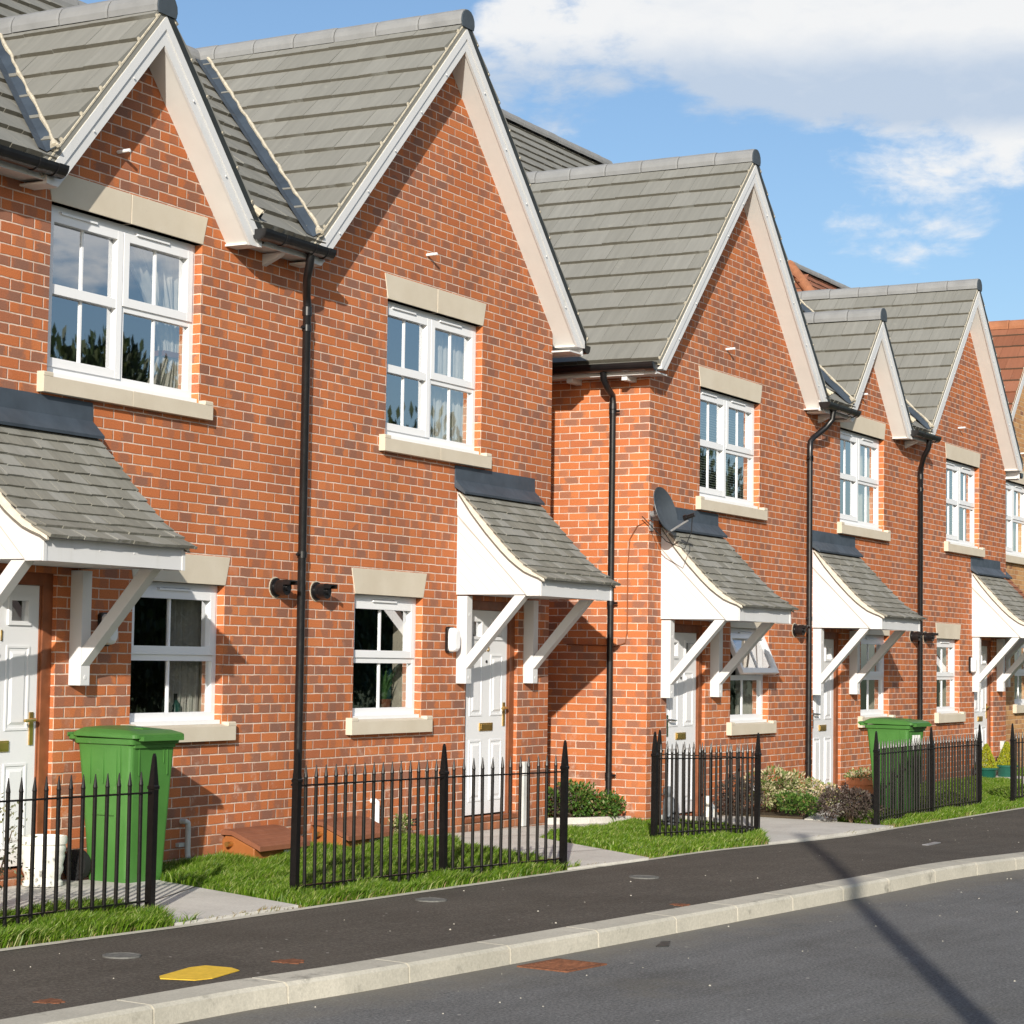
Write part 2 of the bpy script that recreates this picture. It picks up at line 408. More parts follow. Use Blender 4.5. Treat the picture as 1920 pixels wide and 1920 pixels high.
M['leaf_conifer'] = leaf_mat('golden_conifer_needles', [(0., (.12, .19, .015)), (.5, (.30, .33, .02)), (1., (.50, .46, .03))])
M['leaf_grey'] = leaf_mat('grey_green_leaves', [(0., (.09, .11, .06)), (.5, (.19, .20, .11)), (1., (.36, .35, .24))])
M['leaf_tree'] = leaf_mat('tree_leaves', [(0., (.018, .035, .010)), (.6, (.035, .06, .015)), (1., (.07, .085, .025))])
M['leaf_aloe'] = leaf_mat('spiky_plant_leaves', [(0., (.05, .14, .04)), (1., (.12, .26, .08))])

# ------------------------------------------------------------------ the lie of the land
def gz(x):
    t = min(max((x - 2.0) / 4.0, 0), 1); return -.13 - .07 * t * t * (3 - 2 * t)
BACK = [(-60, 1.0), (-20, -1.15), (-5.6, -1.98), (-4.3, -2.13), (-2.7, -2.23), (0, -2.43), (3.3, -2.66), (6.8, -2.73), (11, -2.93), (30, -4.0), (120, -9.)]
KERB = [(-60, -.4), (-20, -2.4), (-7.06, -3.42), (-5.9, -3.53), (-5.05, -3.68), (-3.44, -3.86), (-1.5, -4.06), (1.04, -4.30), (4.86, -4.58), (11, -5.0), (30, -6.3), (120, -12)]
def back(x): return float(np.interp(x, *zip(*BACK)))
def kerb(x): return float(np.interp(x, *zip(*KERB)))
xs = sorted(set(list(np.arange(-30, 40, .25)) + [-60, 60, 120]))

def strip(name, mat, fy0, fy1, fz0, fz1, kind='structure'):
    b = MB()
    for a, c in zip(xs[:-1], xs[1:]):
        b.poly([(a, fy0(a), fz0(a)), (c, fy0(c), fz0(c)), (c, fy1(c), fz1(c)), (a, fy1(a), fz1(a))])
    o = b.build(name, mat, smooth=True); tag(o, kind=kind); return o

gb = MB(); gb.poly([(-400, -400, -.62), (600, -400, -.62), (600, 600, -.62), (-400, 600, -.62)])
tag(gb.build('ground', M['field']), kind='structure')
strip('road', M['road_asphalt'], lambda x: kerb(x) - 9.5, lambda x: kerb(x) - .1, lambda x: gz(x) - .13, lambda x: gz(x) - .13)
strip('footpath', M['path_asphalt'], lambda x: kerb(x) - .05, lambda x: back(x) + .012, lambda x: gz(x) - .03, lambda x: gz(x) - .012)
strip('path_edging', M['kerb'], lambda x: back(x) - .030, lambda x: back(x) + .018, lambda x: gz(x) - .0085, lambda x: gz(x) - .004)
strip('garden_ground', M['turf'], lambda x: back(x) - .01, lambda x: 14., lambda x: gz(x) - .02, lambda x: gz(x) - .02)
# the kerb: stones with open joints
kb = MB()
x = -20.25
while x < 40:
    L = .914 if not (-2.2 < x < 1.2) else .80
    n = 4
    for k in range(n):
        a = x + L * k / n + (.006 if k == 0 else 0); c = x + L * (k + 1) / n - (.006 if k == n - 1 else 0)
        def prof(q):
            y = kerb(q); z = gz(q)
            return [(q, y, z - .5), (q, y, z - .022), (q, y - .195, z - .028), (q, y - .215, z - .045), (q, y - .235, z - .5)]
        A, B = prof(a), prof(c)
        for j in range(4): kb.poly([A[j], A[j + 1], B[j + 1], B[j]])
        if k == 0: kb.poly(A[::-1])
        if k == n - 1: kb.poly(B)
    x += L
tag(kb.build('kerb', M['kerb']), kind='structure')
kf = MB()
for a, c in zip(xs[:-1], xs[1:]):      # bedding seen in the joints
    kf.poly([(a, kerb(a) - .002, gz(a) - .03), (a, kerb(a) - .205, gz(a) - .04), (c, kerb(c) - .205, gz(c) - .04), (c, kerb(c) - .002, gz(c) - .03)])
    kf.poly([(a, kerb(a) - .205, gz(a) - .04), (a, kerb(a) - .218, gz(a) - .3), (c, kerb(c) - .218, gz(c) - .3), (c, kerb(c) - .205, gz(c) - .04)])
tag(kf.build('kerb_bedding', M['mortar']), kind='structure')

PATHS = {
    'p1': [(-4.75, -.02), (-2.05, -.02), (-2.42, -.62), (-3.10, -2.17), (-4.28, -2.11), (-3.75, -1.25), (-4.75, -1.05)],
    'p2': [(1.75, -.02), (4.40, -.02), (4.9, .9), (5.5, .9), (5.56, -.34), (3.6, -.68), (2.55, -.92), (1.30, -2.54), (.12, -2.42), (.95, -1.3), (1.55, -.62)],
    'p3': [(5.98, -.60), (7.15, -.60), (7.15, -1.05), (7.1, -1.62), (6.85, -2.70), (3.55, -2.66), (4.95, -2.0), (5.9, -1.15)],
    'p4': [(10.15, -.60), (11.4, -.60), (10.6, -1.15), (8.3, -1.75), (7.2, -1.98), (7.2, -1.62), (8.4, -1.35), (10.0, -.95)],
    'p5': [(16.9, -.60), (18.2, -.60), (17.6, -1.6), (13.4, -3.0), (11.0, -2.9), (13.4, -2.3), (16.6, -1.3)],
}
SLABZ = .012
for k, pg in PATHS.items():
    b = MB()
    # split each path into slabs along its outline fan so joints show
    b.prism([(p[0], p[1]) for p in pg], 'z', -.2, SLABZ)
    for i, p in enumerate(b.v): b.v[i] = (p[0], p[1], p[2] + gz(p[0]))
    tag(b.build('concrete_path', M['slab']), kind='structure')
# saw joints in the paths
jb = MB()
for (a, c) in [((-3.55, -1.35), (-2.6, -1.02)), ((.75, -1.55), (1.75, -1.95)), ((2.05, -.45), (3.0, -.8)), ((5.2, -1.78), (6.98, -1.95)), ((3.9, -.1), (4.3, -.72))]:
    d = Vector((c[0] - a[0], c[1] - a[1], 0)).normalized(); nrm = Vector((-d.y, d.x, 0)) * .006
    z0, z1 = gz(a[0]) + SLABZ + .002, gz(c[0]) + SLABZ + .002
    jb.poly([(a[0] - nrm.x, a[1] - nrm.y, z0), (c[0] - nrm.x, c[1] - nrm.y, z1), (c[0] + nrm.x, c[1] + nrm.y, z1), (a[0] + nrm.x, a[1] + nrm.y, z0)])
tag(jb.build('path_joints', M['soil']), kind='structure')
# planting beds with a concrete edging
BEDS = {'bed_a': [(4.55, 1.0), (5.52, 1.0), (5.52, -.30), (4.9, -.12), (4.4, .1)], 'bed_b': [(7.17, -.60), (10.12, -.60), (9.9, -.92), (8.3, -1.32), (7.2, -1.60)]}
for k, pg in BEDS.items():
    b = MB(); b.prism(pg, 'z', -.3, .03)
    for i, p in enumerate(b.v): b.v[i] = (p[0], p[1], p[2] + gz(p[0]))
    tag(b.build('planting_bed', M['soil']), kind='structure')
eb = MB()
for seg in ([(4.45, .02), (4.95, -.20), (5.56, -.38), (6.0, -.62)], [(5.9, -1.2), (5.98, -.62)]):
    for (a, c) in zip(seg[:-1], seg[1:]):
        d = Vector((c[0] - a[0], c[1] - a[1], 0)).normalized(); nn = Vector((-d.y, d.x, 0)) * .025
        z0, z1 = gz(a[0]), gz(c[0])
        q = [(a[0] - nn.x, a[1] - nn.y), (c[0] - nn.x, c[1] - nn.y), (c[0] + nn.x, c[1] + nn.y), (a[0] + nn.x, a[1] + nn.y)]
        zz = [z0, z1, z1, z0]
        eb.hexa([(p[0], p[1], z - .1) for p, z in zip(q, zz)] + [(p[0], p[1], z + .075) for p, z in zip(q, zz)])
tag(eb.build('concrete_edging', M['slab'], bevel=.008), kind='structure')

# ------------------------------------------------------------------ houses
class House:
    def __init__(s, label, x0, x1, y0, dz, group):
        s.x0, s.x1, s.y0, s.dz = x0, x1, y0, dz
        s.root = thing('terraced_house', label, 'house', (x0, y0, dz), 0, group)
        s.off = (x0, 0, 0)
    def b(s, mb, name, mat, parent=None, **kw):
        return mb.build(name, mat, parent or s.root, off=s.off, **kw)

def wall_front(H, openings, ztop, zsplit, extra_polys, mat, depth=8.0, zb=-.6, sides=(False, False)):
    m = MB(); x0, x1 = H.x0, H.x1
    X = sorted({x0, x1, *[o[0] for o in openings], *[o[1] for o in openings]})
    Zs = sorted({zb, zsplit, *[o[2] for o in openings], *[o[3] for o in openings]})
    for a, c in zip(X[:-1], X[1:]):
        for e, f in zip(Zs[:-1], Zs[1:]):
            mx, mz = (a + c) / 2, (e + f) / 2
            if any(o[0] < mx < o[1] and o[2] < mz < o[3] for o in openings): continue
            m.poly([(a, 0, e), (c, 0, e), (c, 0, f), (a, 0, f)])
    for o in openings:
        d = .13
        a, c, e, f = o[:4]
        m.poly([(a, 0, e), (a, 0, f), (a, d, f), (a, d, e)])
        m.poly([(c, 0, e), (c, d, e), (c, d, f), (c, 0, f)])
        m.poly([(a, 0, f), (c, 0, f), (c, d, f), (a, d, f)])
        m.poly([(a, 0, e), (a, d, e), (c, d, e), (c, 0, e)])
    for p in extra_polys: m.poly([(q[0], 0, q[1]) for q in p])
    # side and back walls close the shell
    m.poly([(x0, 0, zb), (x0, 0, ztop[0]), (x0, depth, ztop[0]), (x0, depth, zb)])
    m.poly([(x1, 0, zb), (x1, depth, zb), (x1, depth, ztop[1]), (x1, 0, ztop[1])])
    m.poly([(x0, depth, zb), (x0, depth, ztop[0]), (x1, depth, ztop[1]), (x1, depth, zb)])
    return H.b(m, 'wall', mat)

def slope(mb, O, U, V, Lu, Lv, wx=.30, g=.30, th=.036, jit=.004, gap=.004, clip=None, uv0=(0, 0)):
    """courses of separate tiles on a plane: O lower corner, U along the ridge, V up the slope"""
    O, U, V = Vector(O), Vector(U).normalized(), Vector(V).normalized()
    N = U.cross(V)
    if N.z < 0: N = -N
    def P(u, v, h): return O + U * u + V * v + N * h
    rows = int(math.ceil(Lv / g))
    for r in range(rows):
        va, vb = r * g, min((r + 1) * g + .02, Lv)
        u = -(wx / 2 if r % 2 else 0)
        k = 0
        while u < Lu - 1e-4:
            ua, ub = max(0, u) + (gap / 2 if u > 0 else 0), min(Lu, u + wx) - (gap / 2 if u + wx < Lu else 0)
            if ub - ua > .02 and (clip is None or clip(P((ua + ub) / 2, (va + vb) / 2, 0))):
                h = th + random.uniform(-jit, jit); sk = random.uniform(-jit, jit) * 1.2
                w = [(ua, va + sk, 0), (ub, va - sk * .4, 0), (ub, vb, -.012), (ua, vb, -.012), (ua, va + sk, h), (ub, va - sk * .4, h), (ub, vb, .004), (ua, vb, .004)]
                uv = [(q[0] + uv0[0], max(q[1] + .0005, va + .0005 if i in (0, 1, 4, 5) else 0) + uv0[1]) for i, q in enumerate(w)]
                uv = [(a, min(b_, uv0[1] + va + g - .001)) for a, b_ in uv]
                mb.hexa([P(*q) for q in w], uv)
            u += wx
    if clip is None: mb.hexa([P(0, 0, -.05), P(Lu, 0, -.05), P(Lu, Lv, -.05), P(0, Lv, -.05), P(0, 0, -.006), P(Lu, 0, -.006), P(Lu, Lv, -.006), P(0, Lv, -.006)],
            [(.1, .15)] * 8)

def ridge_run(mb, p0, p1, r=.118, L=.45, endcap=True):
    """half-round ridge tiles from p0 to p1, p0 is the seen end"""
    p0, p1 = Vector(p0), Vector(p1); d = (p1 - p0); T = d.length; d.normalize()
    side = d.cross(Vector((0, 0, 1))).normalized(); n = 10; s = 0; k = 0
    while s < T:
        e = min(s + L - .010, T); dz = random.uniform(-.004, .004)
        rings = []
        for q, rad in ((s, r), (s + .02, r + .004), (e, r)):
            c = p0 + d * q + Vector((0, 0, dz))
            rings.append([c + side * (rad * math.cos(t_)) + Vector((0, 0, 1)) * (rad * math.sin(t_)) for t_ in [R(-20) + R(220) * j / n for j in range(n + 1)]])
        for a, c in zip(rings[:-1], rings[1:]):
            for j in range(n): mb.poly([a[j], a[j + 1], c[j + 1], c[j]])
        mb.poly(rings[0][::-1] if k else rings[0][::-1]); mb.poly(rings[-1])
        s += L; k += 1

def gable(H, xc, A, s, hl, hr, ov, ylen, mats, small=False, verge_len=None):
    """one pitched roof with its ridge towards the street: roof tiles, ridge, barge boards, soffits"""
    tm, rm = mats
    cs = 1 / math.sqrt(1 + s * s)
    rt = A + .10
    f = -ov - .03
    ext = .07
    roof = MB()
    for sg, h in ((-1, hl), (1, hr)):
        Lv = (h + ext) / cs
        O = (xc + sg * (h + ext), f, rt - (h + ext) * s)
        slope(roof, O, (0, 1, 0), (-sg, 0, s), ylen - f, Lv)
    ro = H.b(roof, 'roof', tm)
    rb = MB(); ridge_run(rb, (xc, f - .004, rt - .034), (xc, ylen, rt - .034)); H.b(rb, 'ridge', rm, ro, smooth=True)
    ec = MB()
    ec.prism([(xc + .114 * math.cos(a), rt - .034 + .114 * math.sin(a)) for a in np.linspace(R(-28), R(208), 11)], 'y', f - .016, f - .005)
    H.b(ec, 'ridge_end', M['ridge_end'], ro)
    # barge boards: a moulded upper step and a lower board, mitred at the apex
    bw = .19 * math.sqrt(1 + s * s) / 1.414
    for sg, h in ((-1, hl), (1, hr)):
        b = MB(); foot = A - h * s
        X = lambda d: xc + sg * d
        zf = foot - .055                                   # the foot is cut level
        di = (A - bw - zf) / s; dm = (A - bw * .42 - zf) / s
        b.prism([(X(0), A), (X(h), foot), (X(h), zf), (X(di), zf), (X(0), A - bw)], 'y', -ov - .022, -ov)
        b.prism([(X(0), A + .012), (X(h), foot + .012), (X(h), zf), (X(min(dm, h)), zf if dm < h else foot - bw * .42), (X(0), A - bw * .42)], 'y', -ov - .034, -ov - .0225)
        for q in np.arange(.35, h - .1, .42):    # screw caps
            for dz in (-.075,):
                cz = A - q * s + dz; cx = X(q)
                b.box(cx - .006, cx + .006, -ov - .038, -ov - .03, cz - .06 - .006, cz - .06 + .006)
        H.b(b, 'bargeboard', M['board'])
        b = MB()
        zt = lambda d: A - bw + .015 - d * s
        de = di + .0
        b.prism([(X(0), zt(0)), (X(de), zt(de)), (X(de), zt(de) + .02), (X(0), zt(0) + .02)], 'y', -ov + .0005, .04)
        b.box(min(X(de - .02), X(h - .002)), max(X(de - .02), X(h - .002)), -ov + .001, .02, zf + .001, zf + .016)
        H.b(b, 'soffit', M['soffit'])
        # verge between board and tiles
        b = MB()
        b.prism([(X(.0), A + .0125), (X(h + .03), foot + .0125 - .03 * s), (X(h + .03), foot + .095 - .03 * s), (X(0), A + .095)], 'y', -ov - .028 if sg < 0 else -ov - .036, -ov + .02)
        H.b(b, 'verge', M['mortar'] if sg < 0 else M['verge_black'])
        # the ends of the tile courses bedded in mortar
        b = MB(); Lv = (h + ext) / cs; r = 0
        while r * .30 < Lv - .1:
            v = r * .30; d0 = h + ext - v * cs; z0 = rt - d0 * s
            rr = random.uniform(.013, .02)
            b.tube([(X(d0 - .005), f - .004, z0 + .02), (X(d0 - .02), f + .05, z0 + .03)], rr, 6)
            r += 1
        b.tube([(X(h + ext - .02), f + .006, rt - (h + ext) * s + .005), (X(0), f + .006, rt - .01)], .012, 6)
        H.b(b, 'verge_mortar', M['mortar'], ro)
    return ro

def main_roof(H, xa, xb, A, ymain, ze, ov, tm, rm, gables):
    """the street-facing roof between two gables"""
    rt = A + .10
    y0 = -ov - .02
    s = (rt - ze) / (ymain - y0); cs = 1 / math.sqrt(1 + s * s)
    m = MB()
    def clip(p):      # nothing where a front gable stands above this roof
        return not any(abs(p.x - xc_) < (Ag - p.z) / sg_ - (.16 if p.y > .12 else .0) for xc_, Ag, sg_ in gables)
    slope(m, (xa, y0, ze), (1, 0, 0), (0, 1, s), xb - xa, (ymain - y0) / cs, clip=clip, wx=.15)
    slope(m, (xa, 2 * ymain - y0, ze), (1, 0, 0), (0, -1, s), xb - xa, (ymain - y0) / cs)
    ro = H.b(m, 'roof', tm)
    rb = MB(); ridge_run(rb, (xb - .1, ymain, rt - .034), (xa, ymain, rt - .034)); H.b(rb, 'ridge', rm, ro, smooth=True)
    return s, y0

def valley(H, foot, top, n_main, n_gab, roof_parent=None):
    """lead valley gutter lying in the angle of two roof planes, mortar along one side"""
    m = MB(); a, b = Vector(foot), Vector(top); d = (b - a).normalized()
    up = Vector((0, 0, .050))
    for n in (n_main, n_gab):
        n = Vector(n).normalized(); w = d.cross(n).normalized() * .068
        if w.z < 0: w = -w
        m.poly([a + up, b + up, b + up + w, a + up + w])
    H.b(m, 'valley_lead', M['lead'])
    m = MB(); n = Vector(n_gab).normalized(); w = d.cross(n).normalized() * .074
    if w.z < 0: w = -w
    pts = []
    L = (b - a).length; k = int(L / .12)
    for i in range(k + 1):
        pts.append(a + up + w + d * (L * i / k) + Vector((random.uniform(-.008, .008), random.uniform(-.008, .008), .004)))
    m.tube(pts, [.013 + random.uniform(-.005, .006) for _ in pts], 6)
    m.tube([a + up * .8 + w * .9 + d * .02, a + up * .9 + w * .95 + d * .10], [.034, .022], 8)
    H.b(m, 'valley_mortar', M['mortar'])

def window(H, o, kind, fittings='', openlight=False):
    """uPVC window in opening o = (x0, x1, z0, z1)"""
    x0, x1, z0, z1 = o[:4]
    y = .070; D = .06; fr = .05
    m = MB()
    m.box(x0, x0 + fr, y, y + D, z0, z1); m.box(x1 - fr, x1, y, y + D, z0, z1)
    m.box(x0 + fr, x1 - fr, y + .0, y + D, z1 - fr - .02, z1); m.box(x0 + fr, x1 - fr, y, y + D, z0 + .03, z0 + fr + .045)
    m.box(x0 - .0, x1 + .0, y - .052, y - .002, z0 + .004, z0 + .034)                      # sill nosing
    m.box(x0 + .001, x1 - .001, y - .002, y + D - .001, z0 + .002, z0 + .03)
    ys = y - .014                                                                   # sash proud of frame
    bars = []
    panes = []
    def sash(a, c, e, f, w=.062):
        m.box(a, a + w, ys, y + .035, e, f); m.box(c - w, c, ys, y + .035, e, f)
        m.box(a + w, c - w, ys + .001, y + .035, f - w, f); m.box(a + w, c - w, ys + .001, y + .035, e, e + w)
        panes.append((a + w, c - w, e + w, f - w))
    def bar(xm, e, f): m.box(xm - .010, xm + .010, y + .018, y + .04, e, f)
    zi0, zi1 = z0 + fr + .045, z1 - fr - .02
    if kind == 'double':
        xm = (x0 + x1) / 2; m.box(xm - .035, xm + .035, y + .001, y + D - .001, zi0 - .001, zi1 + .001)
        zm = z0 + (z1 - z0) * .515
        # light on the left: a tall casement with a glazing rail
        a, c = x0 + fr - .014, xm - .006
        sash(a, c, zi0 - .014, zi1 + .014)
        m.box(a + .062, c - .062, ys + .002, y + .036, zm - .034, zm + .034)
        bar((a + c) / 2, zi0 + .048, zm - .03); bar((a + c) / 2, zm + .03, zi1 - .048)
        # light on the right: top-hung sash over a fixed pane
        a, c = xm + .006, x1 - fr + .014
        m.box(xm + .034, x1 - fr, y + .0015, y + D - .002, zm - .045, zm + .004)
        sash(a, c, zm - .006, zi1 + .014)
        panes.append((xm + .035, x1 - fr, zi0, zm - .045))
        bar((a + c) / 2, zi0 - .002, zm - .044); bar((a + c) / 2, zm + .055, zi1 - .048)
        vents = [(x0 + .16, x0 + .55), (xm + .14, xm + .52)]
    else:
        zm = z0 + (z1 - z0) * .50
        m.box(x0 + fr - .001, x1 - fr + .001, y + .0012, y + D - .001, zm - .05, zm + .005)
        panes.append((x0 + fr, x1 - fr, zi0, zm - .05))
        bar((x0 + x1) / 2, zi0 - .002, zm - .049)
        if not openlight:
            sash(x0 + fr - .014, x1 - fr + .014, zm - .004, zi1 + .014)
            bar((x0 + x1) / 2, zm + .056, zi1 - .048)
        vents = [((x0 + x1) / 2 - .19, (x0 + x1) / 2 + .19)]
    wo = H.b(m, 'window', M['pvc'])
    g = MB()
    for (a, c, e, f) in panes: g.poly([(a - .004, y + .028, e - .004), (c + .004, y + .028, e - .004), (c + .004, y + .028, f + .004), (a - .004, y + .028, f + .004)])
    H.b(g, 'pane', M['glass'], wo)
    v = MB()
    for (a, c) in vents:
        v.prism([(y - .001, z1 - .035), (y - .030, z1 - .045), (y - .030, z1 - .058), (y - .001, z1 - .058)], 'x', a, c)
    H.b(v, 'trickle_vent', M['pvc'], wo)
    if openlight:
        s = MB(); a, c = x0 + fr - .014, x1 - fr + .014; h = zi1 + .014 - (zm - .004)
        s.xf = Matrix.Translation((0, y - .02, zi1 + .014)) @ Matrix.Rotation(R(-24), 4, 'X')
        w = .06
        s.box(a, a + w, 0, .05, -h, 0); s.box(c - w, c, 0, .05, -h, 0); s.box(a + w, c - w, .001, .05, -w, 0); s.box(a + w, c - w, .001, .05, -h, -h + w)
        s.box((a + c) / 2 - .01, (a + c) / 2 + .01, .018, .03, -h + w, -w)
        so = H.b(s, 'casement', M['pvc'], wo)
        gg = MB(); gg.xf = s.xf; gg.poly([(a + w - .004, .030, -h + w - .004), (c - w + .004, .030, -h + w - .004), (c - w + .004, .030, -w + .004), (a + w - .004, .030, -w + .004)])
        H.b(gg, 'casement_pane', M['glass'], wo)
        st = MB(); st.tube([(x1 - fr - .03, y, zm + .1), (x1 - fr - .02, y - .19, zm + .06)], .006, 6); H.b(st, 'window_stay', M['chrome'], wo)
    # the room behind: reveals, floor, ceiling, far wall
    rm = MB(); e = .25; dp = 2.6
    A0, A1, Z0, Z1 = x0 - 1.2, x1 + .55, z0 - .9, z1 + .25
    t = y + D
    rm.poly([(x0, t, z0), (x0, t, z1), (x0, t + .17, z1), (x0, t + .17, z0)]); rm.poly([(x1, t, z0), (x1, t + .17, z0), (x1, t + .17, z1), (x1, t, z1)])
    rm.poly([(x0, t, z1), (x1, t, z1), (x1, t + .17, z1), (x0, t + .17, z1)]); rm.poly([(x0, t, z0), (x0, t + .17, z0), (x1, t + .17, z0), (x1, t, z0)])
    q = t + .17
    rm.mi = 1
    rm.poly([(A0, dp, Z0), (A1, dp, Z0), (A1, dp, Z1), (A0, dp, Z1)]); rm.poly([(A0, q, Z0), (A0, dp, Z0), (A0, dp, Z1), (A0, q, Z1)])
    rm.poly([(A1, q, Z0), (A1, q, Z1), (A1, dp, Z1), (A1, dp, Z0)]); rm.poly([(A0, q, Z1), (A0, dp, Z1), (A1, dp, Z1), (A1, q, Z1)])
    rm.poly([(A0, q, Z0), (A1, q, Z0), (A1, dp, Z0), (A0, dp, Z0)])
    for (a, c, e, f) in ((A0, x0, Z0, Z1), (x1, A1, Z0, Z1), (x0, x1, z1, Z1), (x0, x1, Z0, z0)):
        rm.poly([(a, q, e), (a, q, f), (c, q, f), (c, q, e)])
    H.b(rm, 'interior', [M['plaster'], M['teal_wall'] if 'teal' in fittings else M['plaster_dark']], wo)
    if 'curtain' in fittings:
        cu = MB(); yc = t + .10; n = 46
        lo, hi = z0 + .03, z1 - .05
        def cx(z):     # tied back low down
            zt = lo + (hi - lo) * .30; base = .16
            w = base + .62 * max(0, (z - zt) / (hi - zt)) ** 1.5 if z > zt else base + .20 * ((zt - z) / (zt - lo)) ** 1.2
            return w
        zsn = np.linspace(lo, hi, 24)
        def P(i, z):
            f = i / n; w = cx(z)
            return (x1 - .02 - w * f, yc + .028 * math.sin(f * 38 + z * 1.2) + .012 * math.sin(f * 90), z)
        for i in range(n):
            for za, zb in zip(zsn[:-1], zsn[1:]): cu.poly([P(i, za), P(i + 1, za), P(i + 1, zb), P(i, zb)])
        H.b(cu, 'curtain', M['cloth'], wo, smooth=True)
        tb = MB(); zt = lo + (hi - lo) * .30; tb.box(x1 - .20, x1 - .01, yc - .05, yc + .05, zt - .02, zt + .02); H.b(tb, 'tie_back', M['brown_wood'], wo)
    if 'net' in fittings:
        cu = MB(); yc = t + .08; n = 90
        a, c = (x0 + .03, x1 - .03)
        if 'half' in fittings: a = x0 + (x1 - x0) * .62
        pts = [(a + (c - a) * i / n, yc + .018 * math.sin(i * 1.1) + .01 * math.sin(i * .37)) for i in range(n + 1)]
        for p, r in zip(pts[:-1], pts[1:]): cu.poly([(p[0], p[1], z0 + .02), (r[0], r[1], z0 + .02), (r[0], r[1], z1 - .03), (p[0], p[1], z1 - .03)])
        H.b(cu, 'net_curtain', M['cloth'], wo, smooth=True)
    if 'blind' in fittings:
        bl = MB(); yc = t + .05; z = z0 + .05
        while z < z1 - .05:
            bl.hexa([(x0 + .03, yc - .012, z - .008), (x1 - .03, yc - .012, z - .008), (x1 - .03, yc + .012, z + .006), (x0 + .03, yc + .012, z + .006),
                     (x0 + .03, yc - .012, z - .0068), (x1 - .03, yc - .012, z - .0068), (x1 - .03, yc + .012, z + .0072), (x0 + .03, yc + .012, z + .0072)])
            z += .027
        for q in (x0 + .15, (x0 + x1) / 2 - .3, (x0 + x1) / 2 + .3, x1 - .15): bl.box(q - .003, q + .003, yc - .014, yc - .012, z0 + .04, z1 - .03)
        H.b(bl, 'blind', M['slat'], wo)
    return wo

def stonework(H, o, ext=.10, joint=False):
    x0, x1, z0, z1 = o[:4]
    def lint(a0, a1, b0, b1):
        m.prism([(a0, z1), (a1, z1), (b1, z1 + .215), (b0, z1 + .215)], 'y', -.006, .125)
    m = MB(); fl = .058
    if joint:
        xm = (x0 + x1) / 2
        lint(x0 - .001, xm - .003, x0 - fl, xm - .003); lint(xm + .003, x1 + .001, xm + .003, x1 + fl)
    else: lint(x0 - .001, x1 + .001, x0 - fl, x1 + fl)
    H.b(m, 'lintel', M['stone'], bevel=.004)
    m = MB(); zs = z0 + .001
    xs_ = [(x0 - ext, (x0 + x1) / 2 - .002), ((x0 + x1) / 2 + .002, x1 + ext)] if joint else [(x0 - ext, x1 + ext)]
    for (a, c) in xs_:
        m.prism([(-.062, zs - .12), (-.062, zs - .012), (.0, zs + .002), (.12, zs + .003), (.12, zs - .118), (-.002, zs - .118), (-.002, zs - .12)], 'x', a, c)
        # stooled ends
    for (a, c) in ((x0 - ext, x0 - .003), (x1 + .003, x1 + ext)):
        m.prism([(-.0618, zs - .01), (-.0618, zs + .012), (-.055, zs + .020), (.004, zs + .020), (.004, zs - .01)], 'x', a + .0005, c)
    H.b(m, 'sill', M['stone'], bevel=.004)

